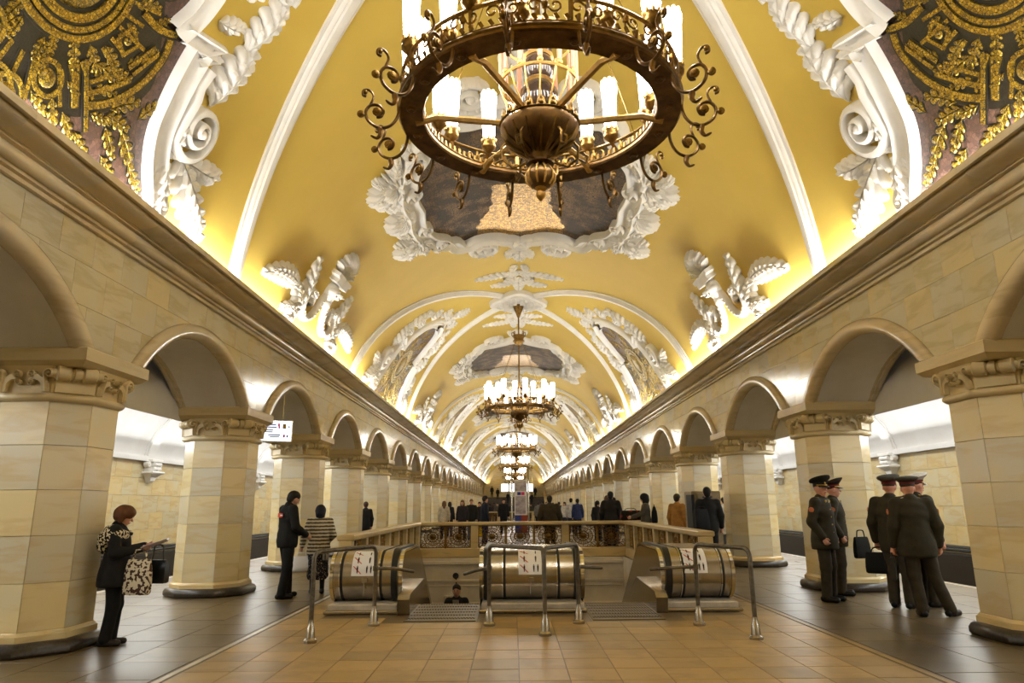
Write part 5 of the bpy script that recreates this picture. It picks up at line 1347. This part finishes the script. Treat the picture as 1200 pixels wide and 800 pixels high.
def bag(name, label, m, at, rz, w_, d_, h_, strap=.18, cat='bag', sm=None, hard=False):
    t = thing(name, label, cat, at, rz)
    if not hard:
        def rr(w2, d2, z, n=20): return [(w2/2*max(-1, min(1, 1.25*math.cos(2*PI*i/n))), d2/2*max(-1, min(1, 1.35*math.sin(2*PI*i/n))), z) for i in range(n)]
        MB().rings([rr(w_*.86, d_*.75, -h_), rr(w_*.98, d_*.95, -h_*.94), rr(w_, d_, -h_*.7), rr(w_*.97, d_*.85, -h_*.35), rr(w_*.9, d_*.45, -h_*.06), rr(w_*.86, d_*.25, 0)]).build('body', m, t, 50)
    else: MB().bbox(-w_/2, w_/2, -d_/2, d_/2, -h_, 0, .012).build('body', m, t, 0)
    if 0: sdf_obj('body', [((-w_/2+d_/2, 0, -h_+d_/2), (w_/2-d_/2, 0, -h_+d_/2), d_/2, d_/2, .03, None), ((-w_/2+d_/2, 0, -d_*.4), (w_/2-d_/2, 0, -d_*.4), d_*.36, d_*.36, .06, None), ((0, 0, -h_+d_/2), (0, 0, -d_*.4), d_*.5, d_*.4, .06, (max(1, w_/d_*.7), 1, 1))], .012, m, t, noise=.003)
    pts = [(-w_*.28, 0, -.02), (-w_*.24, 0, strap*.6), (-.05, 0, strap), (.05, 0, strap), (w_*.24, 0, strap*.6), (w_*.28, 0, -.02)]
    MB().tube(smooth_line3(pts), .010, 6).build('handle', sm or m, t, 60)
    return t
def smooth_line3(pts, n=4):
    out = []
    for i in range(len(pts)-1):
        p0, p1, p2, p3 = pts[max(i-1, 0)], pts[i], pts[i+1], pts[min(i+2, len(pts)-1)]
        for j in range(n):
            t = j/n; out.append(tuple(.5*((2*p1[q]) + (-p0[q]+p2[q])*t + (2*p0[q]-5*p1[q]+4*p2[q]-p3[q])*t*t + (-p0[q]+3*p1[q]-3*p2[q]+p3[q])*t**3) for q in range(3)))
    out.append(pts[-1]); return out

# ---- woman reading against the first left column
LEOP = pattern('black and cream print', (24,22,20), (214,200,166), 38, .50)
tw_, J_, k_ = person('woman in black jacket with patterned hood reading against the left column', (-4.80, 8.36, 0), D(-72), 1.53, (26,23,21), (18,16,15), (104,62,30), vox=.012, lean=-.04, bow=.42, jl=.72, flare=.05, bulk=1.10, hairstyle='bob', hood=LEOP,
       arms={'R': ((.25, .02, 1.14), (.12, .30, 1.18)), 'L': ((-.24, .05, 1.14), (-.10, .32, 1.20))}, stance={'L': ((-.07, .04, .50), (-.06, .02, .085), -.1), 'R': ((.07, .03, .50), (.07, -.02, .085), .1)}, shoes=(44,36,30))
PAGE = mat('magazine page', (222,216,214), .5, noise=(16, (170,140,150), .1))
t = thing('magazine', 'open magazine in the hands of the woman by the left column', 'magazine', world_pt(tw_, (0, .40*k_, 1.215*k_)), D(-72))
for sx in (-1, 1): MB().obox((sx*.095, .04, .02), (.19, .27, .006), Matrix.Rotation(-sx*.18, 3, 'Y') @ Matrix.Rotation(.35, 3, 'X')).build('page', PAGE, t, 0)
MB().obox((-.09, .04, .028), (.10, .12, .004), Matrix.Rotation(.18, 3, 'Y') @ Matrix.Rotation(.35, 3, 'X')).build('picture', YELP, t, 0)
FLOR = pattern('floral tote print', (206,194,168), (70,48,40), 26, .52)
bag('tote_bag', 'flower patterned tote bag hanging from the reading woman\'s arm', FLOR, world_pt(tw_, (.20, .27, 1.06*k_)), D(-8), .30, .10, .38, .10)
bag('handbag', 'small black leather handbag hanging behind the flower patterned tote', LEATHER, world_pt(tw_, (-.06, .42, 1.03*k_)), D(-14), .28, .11, .26, .16)

# ---- guard and old woman
def guard_x(t, k, U, W, Hd, J):
    MB().obox(U((0, -.150, 1.33)), (.17, .012, .07), rotm(0)).build('back_patch', mat('red orange patch', (206,70,40), .6), t, 0)
    MB().obox(U((.06, -.158, 1.33)), (.09, .006, .02), rotm(0)).build('patch_print', SIGNW, t, 0)
person('guard in black uniform with red back patch looking down at the old woman', (-4.12, 12.40, 0), D(-48), 1.78, (24,22,20), (20,18,17), (34,26,20), vox=.014, bow=.50, jl=.80, bulk=1.08, extra=guard_x,
       arms={'R': ((.25, .02, 1.14), (.16, .26, 1.00)), 'L': ((-.25, .02, 1.14), (-.10, .28, 1.02))}, stance={'L': ((-.10, .08, .50), (-.10, .10, .085), -.2), 'R': ((.10, -.02, .50), (.11, -.10, .085), .3)})
STR = stripes('striped knit', ((72,64,54), (196,184,158)), 5.2)
DOT = pattern('dark dotted cloth', (26,24,30), (150,140,130), 46, .62)
tb_, Jb, kb_ = person('old woman in dark headscarf, striped cardigan and long dotted skirt', (-3.73, 12.98, 0), D(16), 1.52, STR, DOT, (24,24,36), vox=.014, bow=.25, jl=.76, bulk=1.08, hairstyle='scarf', skirt=.28, flare=.03,
       arms={'L': ((-.29, -.04, 1.15), (-.33, .05, .93)), 'R': ((.28, .06, 1.14), (.18, .22, 1.0))})
bag('plastic_bag', 'white plastic bag in the hand of the old woman in stripes', mat('white plastic film', (226,222,220), .35), world_pt(tb_, tuple(Jb['wrL'] + Vector((0, .0, -.17)))), D(10), .30, .20, .26, .06)

# ---- officers
UNI = (54,48,31); OL = cloth((58,54,36)); REDB = cloth((96,28,22)); OLD = cloth((36,34,24)); WHT = cloth((226,222,214))
ORG = mat('orange sleeve badge', (188,104,58), .6)
def off_x(side=1, strap=True):
    def f(t, k, U, W, Hd, J):
        for s, q in (('L', -1), ('R', 1)):
            p = J['sh'+s]*.62+J['el'+s]*.38; n = Vector((q, 0, 0)); m_ = Matrix.Rotation(q*PI/2, 3, 'Y')
            MB().lathe([(.040,0),(.042,.006),(.030,.010),(.012,.012)], 12, p+n*.074*k, m_).build('sleeve_badge', ORG, t, 40)
            a, b = U((q*.09, -.01, 1.495)), U((q*.19, -.01, 1.470)); MB().obox((a+b)/2, (.12, .05, .012), Matrix.Rotation(q*.25, 3, 'Y')).build('shoulder_board', GOLDT if strap else OLD, t, 0)
        for q in (-1, 1): MB().obox(U((q*.065, .105, 1.43)), (.03, .012, .05), rotm(0)).build('collar_tab', GOLDT, t, 0)
        for i in range(4): MB().ball(tuple(U((.05, .150+.004*i, 1.32-.11*i))), .010, 8, 6).build('button', GOLDT, t)
        MB().obox(U((0, .118, 1.42)), (.05, .012, .09), rotm(0)).build('shirt_front', cloth((150,150,120)), t, 0)
    return f
st = dict(vox=.013, bulk=1.12, jl=.74, shoes=(16,14,13))
person('officer in dark uniform looking at the camera, gold braided cap, leftmost of the five', (4.62, 11.42, 0), D(-134), 1.83, UNI, (60,52,38), (60,44,30), hairstyle='crop', hat=(OLD, OLD), yaw=-.50, bow=.0, extra=off_x(), skin=SKIN2,
       arms={'R': ((.27, -.06, 1.14), (.215, .06, .915)), 'L': ((-.27, -.06, 1.14), (-.215, .06, .915))}, flare=.02, **st)
person('officer in dark uniform standing behind the leftmost one, red banded cap', (5.14, 12.15, 0), D(-112), 1.82, UNI, (60,52,38), (60,44,30), hairstyle='crop', hat=(OLD, REDB), yaw=.05, bow=.0, extra=off_x(), skin=SKIN2,
       arms={'R': ((.27, -.06, 1.14), (.215, .06, .915))}, **st)
t3, J3, k3 = person('officer seen from behind on the left of the trio, carrying a black bag', (5.33, 10.66, 0), D(-48), 1.83, UNI, (60,52,38), (60,44,30), hairstyle='crop', hat=(OL, REDB), yaw=.1, bow=.05, extra=off_x(), skin=SKIN2, **st)
t4, J4, k4 = person('officer with his back to the camera, front of the trio, one leg stretched out', (5.22, 9.90, 0), D(-12), 1.80, UNI, (60,52,38), (60,44,30), hairstyle='crop', hat=(OL, REDB), yaw=-.35, bow=.12, extra=off_x(), skin=SKIN2, lean=.06,
       stance={'L': ((-.08, .0, .50), (-.05, -.05, .085), .0), 'R': ((.17, .06, .50), (.30, .02, .085), .9)}, flare=.02, **st)
person('officer in profile facing right, pale topped cap, behind the front of the trio', (5.80, 10.80, 0), D(-78), 1.85, UNI, (60,52,38), (60,44,30), hairstyle='crop', hat=(WHT, REDB), yaw=.0, bow=.04, extra=off_x(), skin=SKIN2, **st)
bag('travel_bag', 'bulky black bag in the hand of the officer on the left of the trio', cloth((16,15,14)), world_pt(t3, tuple(J3['wrL'] + Vector((.06, -.06, -.16)))), D(-30), .42, .18, .30, .07)
bag('briefcase', 'slim black briefcase held beside the front officer\'s leg', LEATHER, world_pt(t4, tuple(J4['wrL'] + Vector((-.03, .0, -.15)))), D(60), .36, .06, .30, .05, hard=True)
bag('satchel', 'dark satchel hanging behind the two officers by the second right column', cloth((18,17,15)), (5.47, 12.0, .93), D(20), .30, .10, .34, .10)

# ---- man riding up the left escalator
person('man with dark hair riding up the left escalator, only head and shoulders showing', (-1.44, 15.25, -1.84), D(176), 1.74, (30,26,24), (40,40,48), (26,20,16), vox=.014, bow=.05, extra=lambda t, k, U, W, Hd, J: MB().obox(U((0, .128, 1.36)), (.12, .02, .2), rotm(.15)).build('shirt_front', cloth((150,140,128)), t, 0))

# ---- travellers behind the balustrade: u (column in the photo) only fixes the bearing, each stands at its own distance
def far(u, v, Y, rz, top, legs, hair, label, H=None, **kw):
    X = -.265 + (u-601)/820.7*.975*Y; z = 1.485 + (591.8-v-.0088*(u-600))/820.7*Y*1.0
    H = H or max(1.55, min(1.88, z)); vx = .022 if Y < 26 else .034 if Y < 45 else .045
    return person(label, (X, Y, 0), D(rz), H, top, legs, hair, vox=kw.pop('vox', vx), fingers=Y < 26, **kw)
far(644, 581, 22.9, 2, (66,56,38), (40,36,30), (44,34,24), 'broad man in olive brown jumper, back turned, behind the middle of the balustrade', bulk=1.3)
far(715.5, 576.5, 22.6, -14, (30,28,26), (30,28,28), (26,22,20), 'man in black jacket, back turned, near the right balustrade corner', bulk=1.15)
th_, Jh, kh = far(756, 579, 20.6, 78, (84,78,66), (30,28,28), (22,20,20), 'woman in black headscarf and grey coat leaning over the right balustrade', hairstyle='scarf', jl=.6,
     arms={'L': ((-.26, .12, 1.2), (-.24, .38, 1.12)), 'R': ((.26, .12, 1.2), (.2, .38, 1.12))})
bag('sports_bag', 'black and red sports bag resting on the right balustrade rail', pattern('black red bag', (22,20,20), (120,30,24), 7, .6), (3.14, 20.9, 1.31), D(8), .62, .24, .28, .06)
bag('backpack', 'black backpack on the back of the woman in grey coat', cloth((20,18,18)), world_pt(th_, (0, -.24, 1.40*kh)), th_.rotation_euler.z, .32, .18, .46, .05)
far(793, 579, 19.6, -40, (166,118,56), (28,26,26), (40,30,22), 'man in tan jacket half hidden by the metal cabinet')
tm2, Jm2, km2 = far(829, 567, 17.0, -6, (28,26,25), (26,24,24), (30,22,18), 'tall man in black walking away beside the metal cabinet', H=1.86, bulk=1.1)
bag('rucksack', 'dark rucksack carried on the left side of the tall man by the cabinet', cloth((22,21,24)), world_pt(tm2, (-.20, -.22, 1.36)), D(10), .34, .2, .50, .05)
far(848, 592, 24.0, 10, (176,166,148), (60,54,46), (26,22,20), 'person in pale grey coat disappearing behind the third right column', H=1.68, jl=.5)
far(429, 588, 25.0, 30, (30,28,30), (30,28,28), (70,44,30), 'person in dark clothes stepping behind the fourth left column')
for a in [(520.5,587,33,5,(196,180,152),(28,26,26),(110,74,40),'woman in cream cardigan with her back turned, left of the far crowd'),
          (527,588,36,-20,(26,26,32),(60,66,84),(40,32,26),'person in black coat and blue jeans beside the woman in cream'),
          (542,586,32,170,(40,34,36),(40,38,40),(110,80,50),'woman in dark coat with purple scarf facing the camera'),
          (552.5,585,32.5,178,(32,30,28),(104,104,108),(120,96,70),'man in open black jacket and grey jeans facing the camera'),
          (562,588,36,170,(34,32,34),(50,46,44),(30,24,20),'person in dark coat carrying a yellow bag'),
          (568,581.5,27,-70,(24,28,44),(30,34,60),(26,20,18),'man in navy jacket in profile, left of the poster totem'),
          (590,584.5,38,190,(26,24,26),(24,22,24),(40,30,24),'man in black standing just left of the poster totem'),
          (630.5,588,46,0,(120,116,108),(30,28,30),(60,50,40),'person in grey jacket right of the poster totem'),
          (655,588,50,20,(34,34,40),(34,34,40),(30,24,20),'person in dark clothes behind the broad man in olive'),
          (661.5,588,44,150,(220,214,206),(40,44,66),(40,28,20),'woman in white top and jeans with long dark hair'),
          (669,584,38,-10,(206,204,204),(40,40,50),(30,24,20),'man in white shirt with a dark backpack'),
          (676.5,584.5,35,0,(52,62,104),(30,28,28),(34,26,20),'man in blue shirt right of the man with backpack'),
          (699.5,587,30,200,(24,22,24),(24,22,24),(18,16,16),'woman wrapped in black headscarf and coat'),
          (711,581,26,-30,(120,60,70),(30,28,30),(74,52,36),'brown haired woman half hidden behind the man in black jacket'),
          (719,583,27.5,10,(40,60,90),(30,28,30),(30,24,20),'person in blue half hidden right of the man in black jacket')]:
    u, v, Y, rz, tp, lg, hr, lb = a
    far(u, v, Y, rz, tp, lg, hr, lb, hairstyle='scarf' if 'headscarf' in lb else 'long' if 'woman' in lb else 'short', jl=.55 if 'coat' in lb else .78)
bag('shopping_bag', 'bright yellow bag beside the person in dark coat', cloth((222,178,24)), (-.265+(563.5-601)/820.7*.975*35.6, 35.6, .62), 0, .34, .16, .6, .1)
cols = [(30,30,36),(60,40,36),(90,84,78),(26,24,26),(44,52,80),(120,40,50),(70,66,50),(36,34,34),(150,140,130),(34,36,44),(24,24,30),(60,56,52),(30,28,30),(80,70,60)]
for i, (u, Y) in enumerate([(574,60),(579,66),(583,58.5),(595,70),(600,80),(612,75),(622,64),(626,82),(636,62),(640,72),(648,78),(588,88),(617,90),(633,92)]):
    X = -.265+(u-601)/820.7*.975*Y
    person('distant traveller in the crowd by the far staircase, '+ORD[i+1]+' nearest', (X, Y, 0), D(random.choice([0, 180, 30, -150, 90])), random.uniform(1.6, 1.8), cols[i], (30,28,32), (30,24,20), vox=.055, fingers=False, bulk=1.1)
for i, (x, n_) in enumerate(((-2.6, 13), (1.9, 12), (3.2, 14), (-1.0, 9), (2.6, 8), (-3.5, 15))):
    person(['leftmost upper', 'right lower', 'rightmost upper', 'middle', 'right middle', 'farthest left'][i]+' dark figure climbing the far staircase', (x, 106+n_*.34+.17, (n_+1)*.17), 0, 1.7, (26,24,26), (28,26,28), (24,20,18), vox=.055, fingers=False)
